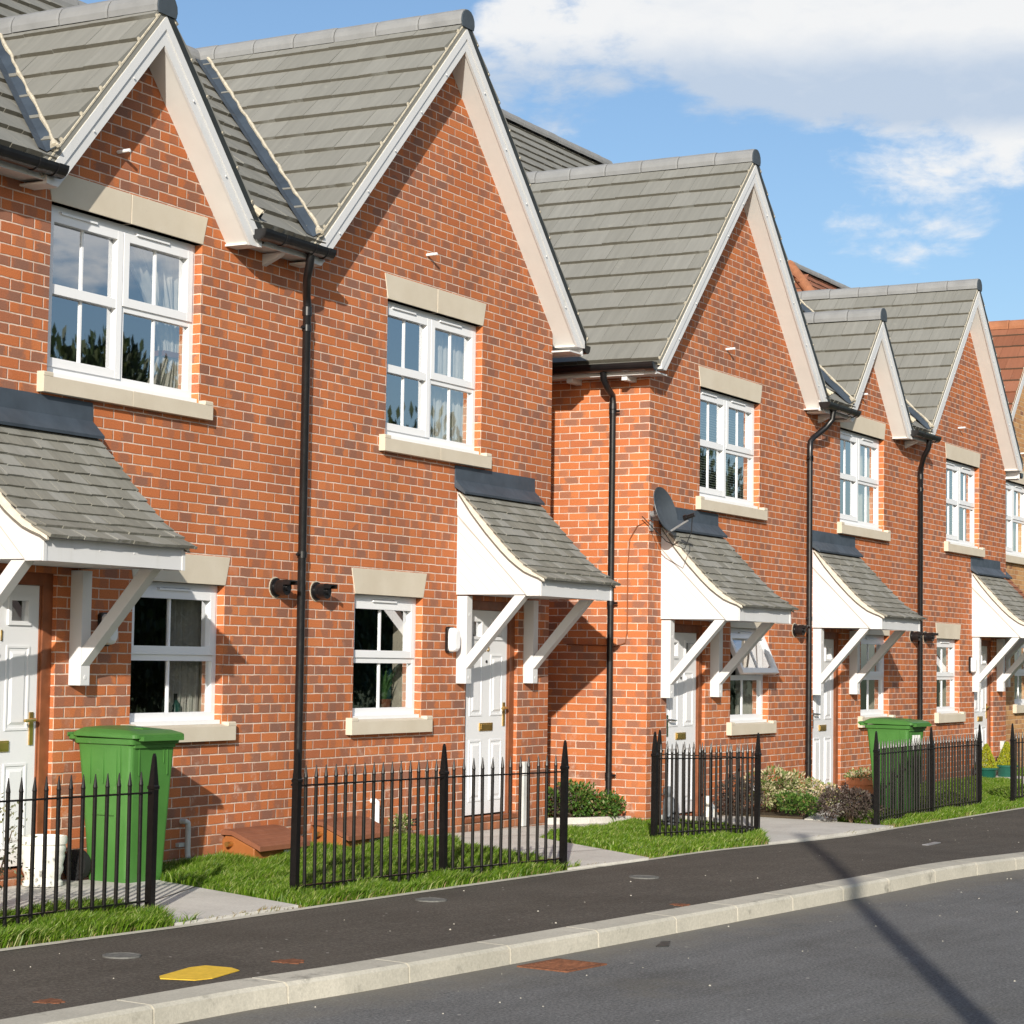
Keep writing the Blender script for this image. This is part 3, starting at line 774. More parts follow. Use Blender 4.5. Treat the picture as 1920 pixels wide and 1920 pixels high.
def door(H, x0, x1, z1, number=None, handle='right', hw='brass'):
    """white panelled door with two little square lights in a brown frame"""
    f = MB(); y = .035
    f.box(x0, x0 + .075, y, .13, -.02, z1); f.box(x1 - .10, x1, y, .13, -.02, z1); f.box(x0 + .075, x1 - .10, y + .002, .13, z1 - .085, z1)
    f.box(x1 - .115, x1 - .100, y + .014, .12, -.02, z1 - .085); f.box(x0 + .075, x0 + .09, y + .014, .12, -.02, z1 - .085)
    f.box(x0, x1, -.02, .13, -.06, -.021)
    H.b(f, 'door_frame', M['brown_wood'], bevel=.004)
    a, c = x0 + .088, x1 - .113; zb, zt = .0, z1 - .088
    w = c - a; yl = .058
    m = MB()
    holes = [(a + .12, a + .12 + .17), (c - .12 - .17, c - .12)]
    lz0, lz1 = zt - .242, zt - .105
    xsd = sorted({a, c, *[q for h in holes for q in h]})
    for p, r in zip(xsd[:-1], xsd[1:]):
        if any(h[0] - 1e-6 < p and r < h[1] + 1e-6 for h in holes):
            m.box(p, r, yl, yl + .045, zb, lz0); m.box(p, r, yl, yl + .045, lz1, zt)
        else: m.box(p, r, yl, yl + .045, zb, zt)
    for h in holes:       # raised bead round each light
        for (q0, q1, s0, s1) in ((h[0] - .028, h[1] + .028, lz1, lz1 + .028), (h[0] - .028, h[1] + .028, lz0 - .028, lz0), (h[0] - .028, h[0], lz0, lz1), (h[1], h[1] + .028, lz0, lz1)):
            m.box(q0, q1, yl - .014, yl + .001, s0, s1)
    def panel(q0, q1, s0, s1):     # a sunk moulding with a raised field
        t, d = .032, .010
        for (i, o_, dy) in ((0, t * .5, -.007),):
            m.box(q0, q1, yl + dy, yl + .001, s1 - .016, s1); m.box(q0, q1, yl + dy, yl + .001, s0, s0 + .016)
            m.box(q0, q0 + .016, yl + dy, yl + .001, s0 + .016, s1 - .016); m.box(q1 - .016, q1, yl + dy, yl + .001, s0 + .016, s1 - .016)
        u = [(q0 + .034, yl + .001, s0 + .034), (q1 - .034, yl + .001, s0 + .034), (q1 - .034, yl + .001, s1 - .034), (q0 + .034, yl + .001, s1 - .034)]
        v = [(q0 + .055, yl - .010, s0 + .055), (q1 - .055, yl - .010, s0 + .055), (q1 - .055, yl - .010, s1 - .055), (q0 + .055, yl - .010, s1 - .055)]
        m.poly(v)
        for k in range(4): m.poly([u[k], u[(k + 1) % 4], v[(k + 1) % 4], v[k]])
    for h in holes:
        panel(h[0] - .03, h[1] + .03, .90, lz0 - .165); panel(h[0] - .03, h[1] + .03, .12, .68)
    do = H.b(m, 'door', M['door'])
    for h in holes:
        g = MB(); g.poly([(h[0], yl + .018, lz0), (h[1], yl + .018, lz0), (h[1], yl + .018, lz1), (h[0], yl + .018, lz1)]); H.b(g, 'pane', M['glass'], do)
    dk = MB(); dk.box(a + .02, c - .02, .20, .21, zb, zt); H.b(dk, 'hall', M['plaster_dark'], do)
    l = MB(); xm = (a + c) / 2
    l.box(xm - .125, xm + .125, yl - .012, yl, .762, .835); l.box(xm - .105, xm + .105, yl - .017, yl - .0115, .774, .823)
    H.b(l, 'letterbox', M['brass'], do, bevel=.003)
    sp = MB(); sp.tube([(xm, yl - .008, 1.40), (xm, yl, 1.40)], .014, 10); H.b(sp, 'spyhole', M['black'], do)
    hd = MB(); hx = c - .055 if handle == 'right' else a + .055; dr = -1 if handle == 'right' else 1
    hd.box(hx - .018, hx + .018, yl - .010, yl, .80, 1.02)
    hd.tube([(hx, yl - .005, 0.97), (hx, yl - .045, 0.97), (hx + dr * .02, yl - .055, 0.97), (hx + dr * .12, yl - .052, 0.965)], .011, 8)
    H.b(hd, 'handle', M['brass'] if hw == 'brass' else M['chrome'], do, smooth=True)
    if number:
        cv = bpy.data.curves.new('house_number', 'FONT'); cv.body = number; cv.size = .105; cv.extrude = .004; cv.align_x = 'CENTER'; cv.space_character = 1.05
        cv.materials.append(M['brass'])
        tmp = bpy.data.objects.new('house_number_curve', cv); me = bpy.data.meshes.new_from_object(tmp); bpy.data.objects.remove(tmp)
        me.name = 'house_number'; to = link(bpy.data.objects.new('house_number', me)); to.parent = do
        to.rotation_euler = (R(90), 0, 0); to.location = (xm - H.off[0], yl - .005, lz0 - .135)

CURVE = [(-.895, .145), (-.84, .178), (-.77, .215), (-.695, .262), (-.62, .325), (-.55, .388), (-.45, .490), (-.30, .648), (-.15, .805), (-.02, .942)]
def canopy(H, x0, x1, zb=2.0, tm=None, lead_l=.0):
    """gallows-bracket door canopy: swept tiled roof, boarded cheeks, fascia, brackets, lead flashing"""
    tm = tm or M['tile_small']
    ys, zs = zip(*CURVE)
    # arc-length table
    P = [Vector((0, y, zb + z)) for y, z in CURVE]
    L = [0]
    for a, c in zip(P[:-1], P[1:]): L.append(L[-1] + (c - a).length)
    def at(s):
        return Vector((0, float(np.interp(s, L, ys)), zb + float(np.interp(s, L, zs))))
    T = L[-1]; g = .105; wx = .165
    m = MB(); n = int(T / g)
    for r in range(n + 1):
        sa, sb = r * g - .012, min(r * g + g + .03, T)
        a, c = at(max(sa, 0)), at(sb)
        if r == 0: a = a + (a - at(.05)).normalized() * .035
        d = (c - a).normalized(); nn = Vector((0, -d.z, d.y)) 
        if nn.z < 0: nn = -nn
        u = x0 - .022 - (wx / 2 if r % 2 else 0)
        while u < x1 + .045:
            ua, ub = max(u, x0 - .022) + .0015, min(u + wx, x1 + .05) - .0015
            if ub - ua > .02:
                h = .016 + random.uniform(-.003, .003); k = random.uniform(-.006, .006); k2 = random.uniform(-.006, .006)
                w = []
                for (q, hh) in ((0, 0), (1, 0), (0, h), (1, .004)): pass
                A0 = a + d * k; A1 = a + d * k2
                lo = [Vector((ua, A0.y, A0.z)), Vector((ub, A1.y, A1.z)), Vector((ub, c.y, c.z)), Vector((ua, c.y, c.z))]
                hi = [lo[0] + nn * (h + .010), lo[1] + nn * (h + .010), lo[2] + nn * .006, lo[3] + nn * .006]
                lo = [q + nn * .004 if i < 2 else q - nn * .004 for i, q in enumerate(lo)]
                uv = [(p.x - x0 + 5, (r + .02) * .10) if i % 4 < 2 else (p.x - x0 + 5, (r + .98) * .10) for i, p in enumerate(lo + hi)]
                m.hexa(lo + hi, uv)
            u += wx
    co = H.b(m, 'canopy', tm)
    # boarded cheeks
    for (xa, xb) in ((x0, x0 + .03), (x1 - .03, x1)):
        m = MB()
        bul = lambda y: .062 * math.sin(math.pi * min(1, max(0, (-.03 - y) / .80)) ** .8) 
        edge = [(-.85, zb), (-.85, zb + .148)] + [(y, zb + z - .030 - bul(y)) for y, z in CURVE[1:-1]] + [(.0, zb + .93), (.0, zb)]
        m.prism(edge, 'x', xa + .006, xb)
        # broad edge board following the sweep, 6 mm proud
        inner = [(-.66, zb), (-.02, zb + .72), (0, zb + .76)]
        m.prism([(-.85, zb - .012), (-.853, zb + .150)] + [(y, zb + z - .028 - bul(y)) for y, z in CURVE[1:-1]] + [(-.001, zb + .932), (-.001, zb + .72), (-.72, zb - .012)], 'x', xa - .004, xb + .001)
        H.b(m, 'side_panel', M['board'], co)
        # grooves of the diagonal boarding
        m = MB()
        k = -.60
        while k < .95:
            # boards rise towards the wall
            p0, p1 = None, None
            pts = []
            for tt in np.linspace(0, 1.2, 60):
                y_, z_ = -tt * .72, zb + k + .72 * (1.2 - tt) * .0 + tt * (-.72) + .72
                yy = -tt; zz = zb + .72 - (tt) * .95 + k
                lim = zb + .715 + (yy) * 1.0
                if -0.7 < yy < -.004 and zb + .004 < zz < lim: pts.append((yy, zz))
            k += .115
            if len(pts) > 3:
                a, c = pts[0], pts[-1]
                m.poly([(xa + .0042, a[0], a[1]), (xa + .0042, c[0], c[1]), (xa + .0042, c[0], c[1] + .0045), (xa + .0042, a[0], a[1] + .0045)])
        m.poly([(xa - .0045, -.001, zb + .715), (xa - .0045, -.72, zb - .010), (xa - .0045, -.729, zb - .010), (xa - .0045, -.001, zb + .727)])
        if m.f: H.b(m, 'board_grooves', M['groove'], co)
        # cream undercloak and mortar under the verge tiles
        m = MB()
        for (a, c) in zip(CURVE[:-1], CURVE[1:]):
            m.prism([(a[0], zb + a[1] - .030 - bul(a[0])), (c[0], zb + c[1] - .030 - bul(c[0])), (c[0], zb + c[1] + .008), (a[0], zb + a[1] + .008)], 'x', (x0 - .010 if xa == x0 else x1 - .01), (x0 + .01 if xa == x0 else x1 + .014))
        m.mi = 1
        for (a, c) in zip(CURVE[:-1], CURVE[1:]):
            m.prism([(a[0], zb + a[1] - .040 - bul(a[0])), (c[0], zb + c[1] - .040 - bul(c[0])), (c[0], zb + c[1] - .031 - bul(c[0])), (a[0], zb + a[1] - .031 - bul(a[0]))], 'x', (x0 - .024 if xa == x0 else x1 - .01), (x0 + .01 if xa == x0 else x1 + .024))
        H.b(m, 'verge_mortar', [M['mortar_pale'], M['tile_edge']], co)
    m = MB(); m.box(x0 + .027, x1 - .027, -.862, -.842, zb - .012, zb + .165)
    m.box(x0 - .005, x0 + .0265, -.868, -.8545, zb - .014, zb + .170); m.box(x1 - .0265, x1 + .005, -.868, -.8545, zb - .014, zb + .170)
    for q in (.3, .55, .9, 1.15): m.box(x0 + q - .006, x0 + q + .006, -.865, -.861, zb + .07, zb + .082)
    H.b(m, 'fascia', M['board'], co)
    m = MB(); m.box(x0 + .031, x1 - .031, -.84, -.01, zb + .005, zb + .02); H.b(m, 'canopy_ceiling', M['board'], co)
    m = MB()
    def lq(pts): m.poly([(x, y, zb + z) for x, y, z in pts])
    X0, X1 = x0 - .06, x1 + .05
    lq([(X0, -.008, 1.165), (X1, -.008, 1.165), (X1, -.012, 1.035), (X0, -.012, 1.035)])
    lq([(X0, -.012, 1.035), (X1, -.012, 1.035), (X1 + .004, -.118, .925), (X0 - .004, -.118, .925)])
    lq([(X0 - .004, -.118, .925), (X1 + .004, -.118, .925), (X1 + .004, -.113, .905), (X0 - .004, -.113, .905)])
    lq([(X0, 0, 1.165), (X1, 0, 1.165), (X1, -.008, 1.165), (X0, -.008, 1.165)])
    for q in (X0, X1): lq([(q, 0, 1.165), (q, -.008, 1.165), (q, -.012, 1.035), (q, -.118, .925), (q, -.113, .90), (q, 0, .97)])
    H.b(m, 'flashing', M['lead'], co)
    for bx in (x0 + .02, x1 - .125):
        m = MB(); w = .10
        m.box(bx, bx + w, -.105, 0, zb - .80, zb - .0125)
        m.prism([(-.106, zb - .665), (-.106, zb - .545), (-.585, zb - .006), (-.70, zb - .006)], 'x', bx + .004, bx + w - .004)
        for (yy, zz) in ((-.108, zb - .745), (-.108, zb - .18)): m.tube([(bx + .05, yy, zz), (bx + .05, yy + .006, zz)], .016, 10)
        H.b(m, 'bracket', M['board'], co, bevel=.006)
    return co

def gutter(H, p0, p1, axis='x', fascia=True, brackets=True):
    """black half-round gutter from p0 to p1 with unions, stop ends and the white fascia behind it"""
    m = MB(); r = .066; n = 10
    a0, a1 = (p0[0], p1[0]) if axis == 'x' else (p0[1], p1[1])
    def Q(a, o, z): return (a, p0[1] + o, p0[2] + z) if axis == 'x' else (p0[0] + o, a, p0[2] + z)
    def half(a, c, rad):
        prof = [(rad * math.cos(math.pi + math.pi * k / n), rad * 1.15 * math.sin(math.pi + math.pi * k / n)) for k in range(n + 1)]
        for (p, q) in zip(prof[:-1], prof[1:]): m.poly([Q(a, *p), Q(c, *p), Q(c, *q), Q(a, *q)])
        m.poly([Q(a, *p) for p in prof]); m.poly([Q(c, *p) for p in prof][::-1])
        inn = [(q[0] * .9, q[1] * .9) for q in prof]
        for (p, q) in zip(inn[:-1], inn[1:]): m.poly([Q(a, *p), Q(a, *q), Q(c, *q), Q(c, *p)])
    half(a0, a1, r)
    L = a1 - a0
    for q in ((a0 + .002, a0 + .10), (a1 - .10, a1 - .002)): half(q[0], q[1], r + .007)
    half(a0 + L * .30, a0 + L * .30 + .05, r + .006); half(a0 + L * .72, a0 + L * .72 + .05, r + .006)
    H.b(m, 'gutter', M['black'], smooth=True)
    if fascia:
        f = MB()
        if axis == 'x':
            f.box(a0 + .02, a1 - .02, p0[1] + .062, p0[1] + .082, p0[2] - .10, p0[2] + .06)
            f.box(a0 + .02, a1 - .02, p0[1] + .083, .02, p0[2] - .085, p0[2] - .07)
            for q in ((a0 + a1) / 2 - .05,): f.prism([(p0[1] + .085, p0[2] - .10), (-.002, p0[2] - .10), (-.002, p0[2] - .19), (p0[1] + .13, p0[2] - .13)], 'x', q, q + .055)
        else:
            s = 1 if p0[0] < H.x0 else -1
            f.box(p0[0] + s * .062, p0[0] + s * .082, a0 + .02, a1 - .02, p0[2] - .11, p0[2] + .05)
            f.box(p0[0] + s * .083, (H.x0 if s > 0 else H.x1) + s * .02, a0 + .02, a1 - .02, p0[2] - .10, p0[2] - .085)
            q = a0 + .35
            while q < a1 - .2:
                xa = p0[0] + s * .085; xe = (H.x0 if s > 0 else H.x1)
                f.box(min(xa, xe), max(xa, xe), q, q + .06, p0[2] - .155, p0[2] - .1005); q += .62
        H.b(f, 'fascia', M['board'])

def downpipe(H, pts, clips, r=.034, clip_dir=(-1, 0, 0)):
    m = MB(); m.tube(pts, r, 14)
    for z in clips:
        p = pts[-1]
        m.tube([(p[0], p[1], z - .025), (p[0], p[1], z + .025)], r + .006, 14)
        d = Vector(clip_dir)
        q = Vector((p[0], p[1], z))
        m.tube([q + d * .03, q + d * .075], .012, 6)
    for k in range(1, len(pts) - 1):
        a, b_ = Vector(pts[k]), Vector(pts[k + 1])
    for z in (pts[-2][2] - .02 if len(pts) > 2 else pts[0][2] - .1,):
        p = pts[-1]; m.tube([(p[0], p[1], z - .07), (p[0], p[1], z + .0)], r + .006, 14)
    H.b(m, 'downpipe', M['black'], smooth=True)

def overflow(H, x, z):
    m = MB(); m.tube([(x, 0, z), (x, -.105, z + .004)], .013, 10); H.b(m, 'overflow_pipe', M['pvc'])

def flue(H, x, z):
    m = MB()
    m.tube([(x, .0, z), (x, -.02, z)], .075, 18); m.tube([(x, -.02, z), (x, -.055, z)], .058, 18); m.tube([(x, -.06, z), (x, -.115, z)], .062, 18)
    m.prism([(x - .055, z + .02), (x - .055, z + .056), (x + .055, z + .056), (x + .055, z + .02), (x + .03, z + .045), (x - .03, z + .045)], 'y', -.175, -.114)
    m.tube([(x, -.116, z), (x, -.135, z)], .03, 12)
    H.b(m, 'boiler_flue', M['black'], smooth=True)
    m = MB(); m.tube([(x, -.004, z), (x, .004, z)], .084, 18); H.b(m, 'flue_mortar', M['mortar'])

def wall_lamp(H, x, z):
    m = MB()
    m.prism([(x - .058, z - .10), (x - .058, z + .10), (x - .04, z + .118), (x + .04, z + .118), (x + .058, z + .10), (x + .058, z - .10), (x + .04, z - .118), (x - .04, z - .118)], 'y', -.035, 0)
    o = H.b(m, 'wall_lamp', M['black'], bevel=.006)
    m = MB()
    rings = []
    for (f, y) in ((1., -.036), (1., -.062), (.93, -.088), (.72, -.104)):
        rings.append([(x + f * .058 * a, y, z + f * .108 * b_) for a, b_ in [(math.copysign(abs(math.cos(t)) ** .55, math.cos(t)), math.copysign(abs(math.sin(t)) ** .55, math.sin(t))) for t in np.linspace(0, 2 * math.pi, 25)[:-1]]])
    for a, c in zip(rings[:-1], rings[1:]):
        for j in range(24): m.poly([a[j], c[j], c[(j + 1) % 24], a[(j + 1) % 24]])
    m.poly(rings[-1])
    H.b(m, 'lamp_cover', M['pvc'], o, smooth=True)

ZU0, ZU1, ZL0, ZL1 = 3.2976, 4.4976, .9, 1.95
OV = .20
YM = 2.74
BIG = 7.05
GA = 'grey-roofed red brick terraced houses'
def house(label, x0, x1, y0, dz, kind, xc, half, up, low, dr, number=None, mirror=False, mats=None, brick=None, smallA=5.99, ss=1.12, up_fit='', low_fit='', lopen=False, handle='right', hw='brass', eave_l=None, can=None, can_tile=None, A=BIG, s=1.02, group=GA, hl=None, hr=None, joint_up=True):
    H = House(label, x0, x1, y0, dz, group)
    mats = mats or (M['tile'], M['ridge']); brick = brick or M['brick']
    ops = [(up[0], up[1], ZU0, ZU1), (low[0], low[1], ZL0, ZL1), (dr[0], dr[1], -.02, 1.96)]
    if kind == 'big':
        zt = lambda x: A - .19 * math.sqrt(1 + s * s) / 1.414 + .03 - abs(x - xc) * s
        poly = [[(x0, ZU1), (x1, ZU1), (x1, max(zt(x1), ZU1 + .01)), (xc, zt(xc)), (x0, max(zt(x0), ZU1 + .01))]]
        wall_front(H, ops, (zt(x0), zt(x1)), ZU1, poly, brick)
        gable(H, xc, A, s, hl or half, hr or half, OV, 6.5, mats)
        bw = MB(); bw.prism([(x0, zt(x0)), (x1, zt(x1)), (xc, zt(xc))], 'y', 7.98, 8.0)
    else:
        zt = lambda x: smallA - .19 + .02 - abs(x - xc) * ss
        zs = ZU1 + .26
        poly = [[(x0, ZU1), (x1, ZU1), (x1, zs), (x0, zs)], [(xc - half + .12, zs), (xc + half - .12, zs), (xc, zt(xc))]]
        wall_front(H, ops, (zs, zs), ZU1, poly, brick)
        gable(H, xc, smallA, ss, half, half, OV, 1.75, mats, True)
    stonework(H, ops[0], joint=joint_up); stonework(H, ops[1])
    window(H, ops[0], 'double', up_fit); window(H, ops[1], 'single', low_fit, lopen)
    door(H, dr[0], dr[1], 1.96, number, handle, hw)
    cx0, cx1 = can
    canopy(H, cx0, cx1, 2.0, can_tile)
    overflow(H, xc - .25 if kind == 'big' else xc - .22, 4.985 if kind == 'big' else 4.985)
    return H

# block A (plane y = 0), block B (plane y = -.56, set 14 cm lower), house C beyond
YB, DB = -.56, -.143
hA0 = house('red brick end house cut off by the left edge, next door to number 11', -8.67, -4.22, 0, 0, 'big', -6.43, 2.40, (-7.3, -5.6), (-6.3, -5.2), (-8.2, -7.2), can=(-8.4, -6.96))
hA1 = house('red brick house number 11 with a small gable over a wide curtained upstairs window', -4.22, 0.0, 0, 0, 'mid', -2.12, 1.25, (-3.038, -1.308), (-2.04, -.92), (-3.87, -2.865), '11', up_fit='curtain', low_fit='net half', can=(-4.04, -2.60))
hA2 = house('red brick house number 15 with the tallest gable, between the first two downpipes', 0.0, 4.468, 0, 0, 'big', 2.26, 2.41, (1.364, 3.05), (.924, 2.044), (2.83, 3.835), '15', up_fit='net half', low_fit='teal', can=(2.63, 4.07), hr=2.45)
hB1 = house('red brick corner house number 17 with satellite dish and open window under its canopy', 5.549, 9.97, YB, DB, 'big', 7.78, 2.40, (6.832, 8.533), (7.72, 8.85), (6.03, 7.03), '17', up_fit='blind', low_fit='net half', lopen=True, handle='left', hw='chrome', can=(5.86, 7.28), hl=2.46, joint_up=False)
hB2 = house('red brick house with small gable squeezed between two steep gables and two downpipes', 9.97, 14.21, YB, DB, 'mid', 12.14, 1.22, (11.2, 12.873), (11.99, 13.1), (10.28, 11.27), smallA=5.93, ss=1.09, up_fit='net half', low_fit='', handle='left', hw='chrome', can=(10.25, 11.69), joint_up=False)
hB3 = house('red brick house beside the buff one, with conifer pots by its door', 14.21, 18.65, YB, DB, 'big', 16.42, 2.32, (15.594, 17.223), (15.16, 16.24), (16.97, 17.955), up_fit='blind', low_fit='', can=(16.85, 18.27), A=6.99, joint_up=False)
hC = house('buff brick house with red clay roof at the right edge', 18.66, 23.4, -.2, -.09, 'big', 21.0, 2.45, (19.75, 21.4), (20.45, 21.6), (18.95, 19.75), up_fit='net half', low_fit='net half', can=(18.70, 19.86), mats=(M['tile_red'], M['ridge_red']), brick=M['brick_buff'], can_tile=M['tile_red'], group='house', A=7.04, joint_up=False)
hC.root['group'] = 'houses along the street'; del hC.root['group']

# street-facing roof between the gables, valleys, gutters and downpipes
for H, xa, xb, xcs, half, sA, ss, A in ((hA1, -6.43, 2.26, (-6.43, -2.12, 2.26), 1.25, 5.99, 1.12, BIG), (hB2, 7.78, 16.42, (7.78, 12.14, 16.42), 1.22, 5.93, 1.09, BIG - .02)):
    ze = 4.70
    sm, ym0 = main_roof(H, xa, xb, A - .02, YM, ze, OV, M['tile'], M['ridge'], [(xcs[0], BIG + .10, 1.02), (xcs[1], sA + .10, ss), (xcs[2], (BIG if H is hA1 else 6.99) + .10, 1.02)])
    s = 1.02; rt = BIG + .10
    # foot where big-gable slope meets the main eaves, top at the ridges
    for sg, xc_, Ab in ((-1, xcs[2], (BIG if H is hA1 else 6.99)), (1, xcs[0], BIG)):
        rtb = Ab + .10
        d0 = (rtb - ze) / s
        zt_ = min(rtb, A + .075)
        ytop = ym0 + (zt_ - ze) / sm
        dt = (rtb - zt_) / s
        valley(H, (xc_ + sg * d0, ym0, ze), (xc_ + sg * dt, ytop, zt_), (0, -sm, 1), (sg * s, 0, 1))
    rts = sA + .10; d0 = (rts - ze) / ss; yt = ym0 + (rts - ze) / sm
    for sg in (-1, 1):
        valley(H, (xcs[1] + sg * d0, ym0, ze), (xcs[1], yt, rts), (0, -sm, 1), (sg * ss, 0, 1))
gutter(hA1, (-.97, -.27, 4.66), (.02, -.27, 4.66)); gutter(hA1, (-4.30, -.27, 4.66), (-3.27, -.27, 4.66))
gutter(hB2, (9.90, -.27, 4.66), (11.0, -.27, 4.66)); gutter(hB2, (13.28, -.27, 4.66), (14.27, -.27, 4.66))
gutter(hA2, (4.80, -.22, 4.535), (4.80, 6.4, 4.535), 'y'); gutter(hB1, (5.235, -.20, 4.545), (5.235, 6.4, 4.545), 'y')
gutter(hB3, (18.86, -.20, 4.545), (18.86, 6.4, 4.545), 'y')
downpipe(hA2, [(-.23, -.26, 4.62), (-.23, -.25, 4.50), (-.17, -.19, 4.42), (.0, -.075, 4.31), (.035, -.06, 4.24), (.035, -.06, -.25)], (4.05, 2.23, .41))
downpipe(hB2, [(10.22, -.27, 4.62), (10.22, -.25, 4.48), (10.18, -.18, 4.38), (10.04, -.075, 4.25), (9.99, -.06, 4.20), (9.985, -.06, 4.06), (9.985, -.06, -.15)], (4.0, 2.1, .42))
downpipe(hB3, [(13.97, -.27, 4.62), (13.97, -.25, 4.48), (14.03, -.17, 4.38), (14.2, -.075, 4.25), (14.235, -.06, 4.18), (14.235, -.06, -.15)], (3.95, 2.0, .42))
downpipe(hB1, [(5.25, .385, 4.50), (5.27, .385, 4.40), (5.36, .385, 4.32), (5.475, .385, 4.26), (5.488, .385, 4.2), (5.488, .385, -.15)], (4.1, 2.15, .42), clip_dir=(0, -1, 0))
flue(hA1, -.25, 1.96); flue(hA2, .33, 1.95); flue(hB1, 9.66, 1.96); flue(hB2, 14.03, 1.96); flue(hB3, 14.62, 1.96)
wall_lamp(hA1, -2.37, 1.59); wall_lamp(hA2, 2.50, 1.59); wall_lamp(hB3, 16.74, 1.59)
# telephone wire on the flank of number 17
wm = MB(); wm.tube([(5.62, -.02, 2.97), (5.56, -.012, 2.99), (5.536, .12, 2.93), (5.536, .20, 2.80), (5.536, .22, 2.55), (5.536, .22, 1.85), (5.536, .24, 1.75), (5.536, .33, 1.72), (5.536, .9, 1.73)], .006, 6)
hB1.b(wm, 'wire', M['brown_wood'], smooth=True)
# air bricks
for H, q in ((hA2, 1.94),):
    ab = MB()
    for i in range(5):
        for j in range(3): ab.box(q - .10 + i * .042, q - .072 + i * .042, -.004, .0, -.03 + j * .024, -.016 + j * .024)
    H.b(ab, 'air_brick', M['black'])
# small white waste pipes and the meter cupboards on the walls of the nearest houses
wp = MB(); wp.tube([(-1.40, 0, .20), (-1.40, -.045, .20), (-1.385, -.05, .19), (-1.38, -.05, .16), (-1.38, -.05, -.02), (-1.40, -.07, -.08), (-1.41, -.08, -.2)], .021, 12)
wp.box(-1.46, -1.38, -.03, 0, .015, .045); hA1.b(wp, 'waste_pipe', M['grey_plastic'], smooth=True)
wp = MB(); wp.tube([(1.245, 0, .22), (1.245, -.045, .22), (1.26, -.05, .21), (1.262, -.05, .18), (1.262, -.05, .02), (1.33, -.06, -.07), (1.35, -.07, -.12), (1.35, -.07, -.2)], .021, 12)
wp.box(1.17, 1.26, -.03, 0, .04, .07); hA2.b(wp, 'waste_pipe', M['pvc'], smooth=True)
for H, xq, zt_ in ((hA2, 3.93, .46), (hB1, 5.74, .50), (hB3, 18.36, .45)):
    cb = MB(); cb.box(xq - .036, xq + .036, -.05, 0, -.15, zt_ - .13); cb.box(xq - .045, xq + .045, -.06, 0, zt_ - .13, zt_); H.b(cb, 'cable_cover', M['grey_plastic'], bevel=.008)

# ------------------------------------------------------------------ buildings behind
def far_house(name, label, x0, x1, y, D, zr, run, mats, hip, zb=-.6):
    root = thing(name, label, 'house', (x0, y, 0))
    tm, rm, wmx = mats; off = (x0, y, 0)
    ze = zr - run
    w = MB(); w.box(x0 + .3, x1 - .3, y - run + .3, y + D, zb, ze + .25)
    w.build('wall', wmx, root, off=off)
    m = MB()
    cl = (lambda p: (p.x - x0) > (zr - p.z) * hip - .15) if hip else None
    L0 = x0 - (run if hip else 0)
    slope(m, (L0, y - run, ze), (1, 0, 0), (0, 1, 1), x1 - L0, run * 1.4142, clip=(lambda p: (p.x - x0) > -(zr - p.z) - .1) if hip else None)
    if hip:
        m2 = MB(); slope(m2, (L0, y + run, ze), (0, -1, 0), (1, 0, 1), 2 * run, run * 1.4142, clip=lambda p: abs(p.y - y) < (zr - p.z) + .1)
        m2.build('hip_roof', tm, root, off=off)
    else:
        m.poly([(x0, y - run, ze), (x0, y, zr), (x0, y + run, ze)]); m.poly([(x1, y - run, ze), (x1, y + run, ze), (x1, y, zr)])
    m.poly([(L0, y + .02, zr), (x1, y + .02, zr), (x1, y + run, ze), (L0, y + run, ze)])
    ro = m.build('roof', tm, root, off=off)
    r = MB(); ridge_run(r, (x1, y, zr + .04), (x0, y, zr + .04), .12); r.build('ridge', rm, ro, off=off, smooth=True)
    if hip:
        r = MB(); ridge_run(r, (x0, y, zr + .03), (x0 - run, y - run, ze + .03), .14, .48); r.build('hip_ridge', M['ridge_red'], ro, off=off, smooth=True)
    return root
far_house('tall_house', 'tall grey-tiled house whose roof rises behind the second gable', 14.8, 22.2, 8.0, 6., 10.66, 3.9, (M['tile'], M['ridge'], M['brick']), 0)
far_house('hipped_house', 'red clay hipped roof peeping between the two steep gables', 36.9, 44.5, 10.0, 6., 11.38, 3.9, (M['tile_red'], M['ridge'], M['brick']), 1)

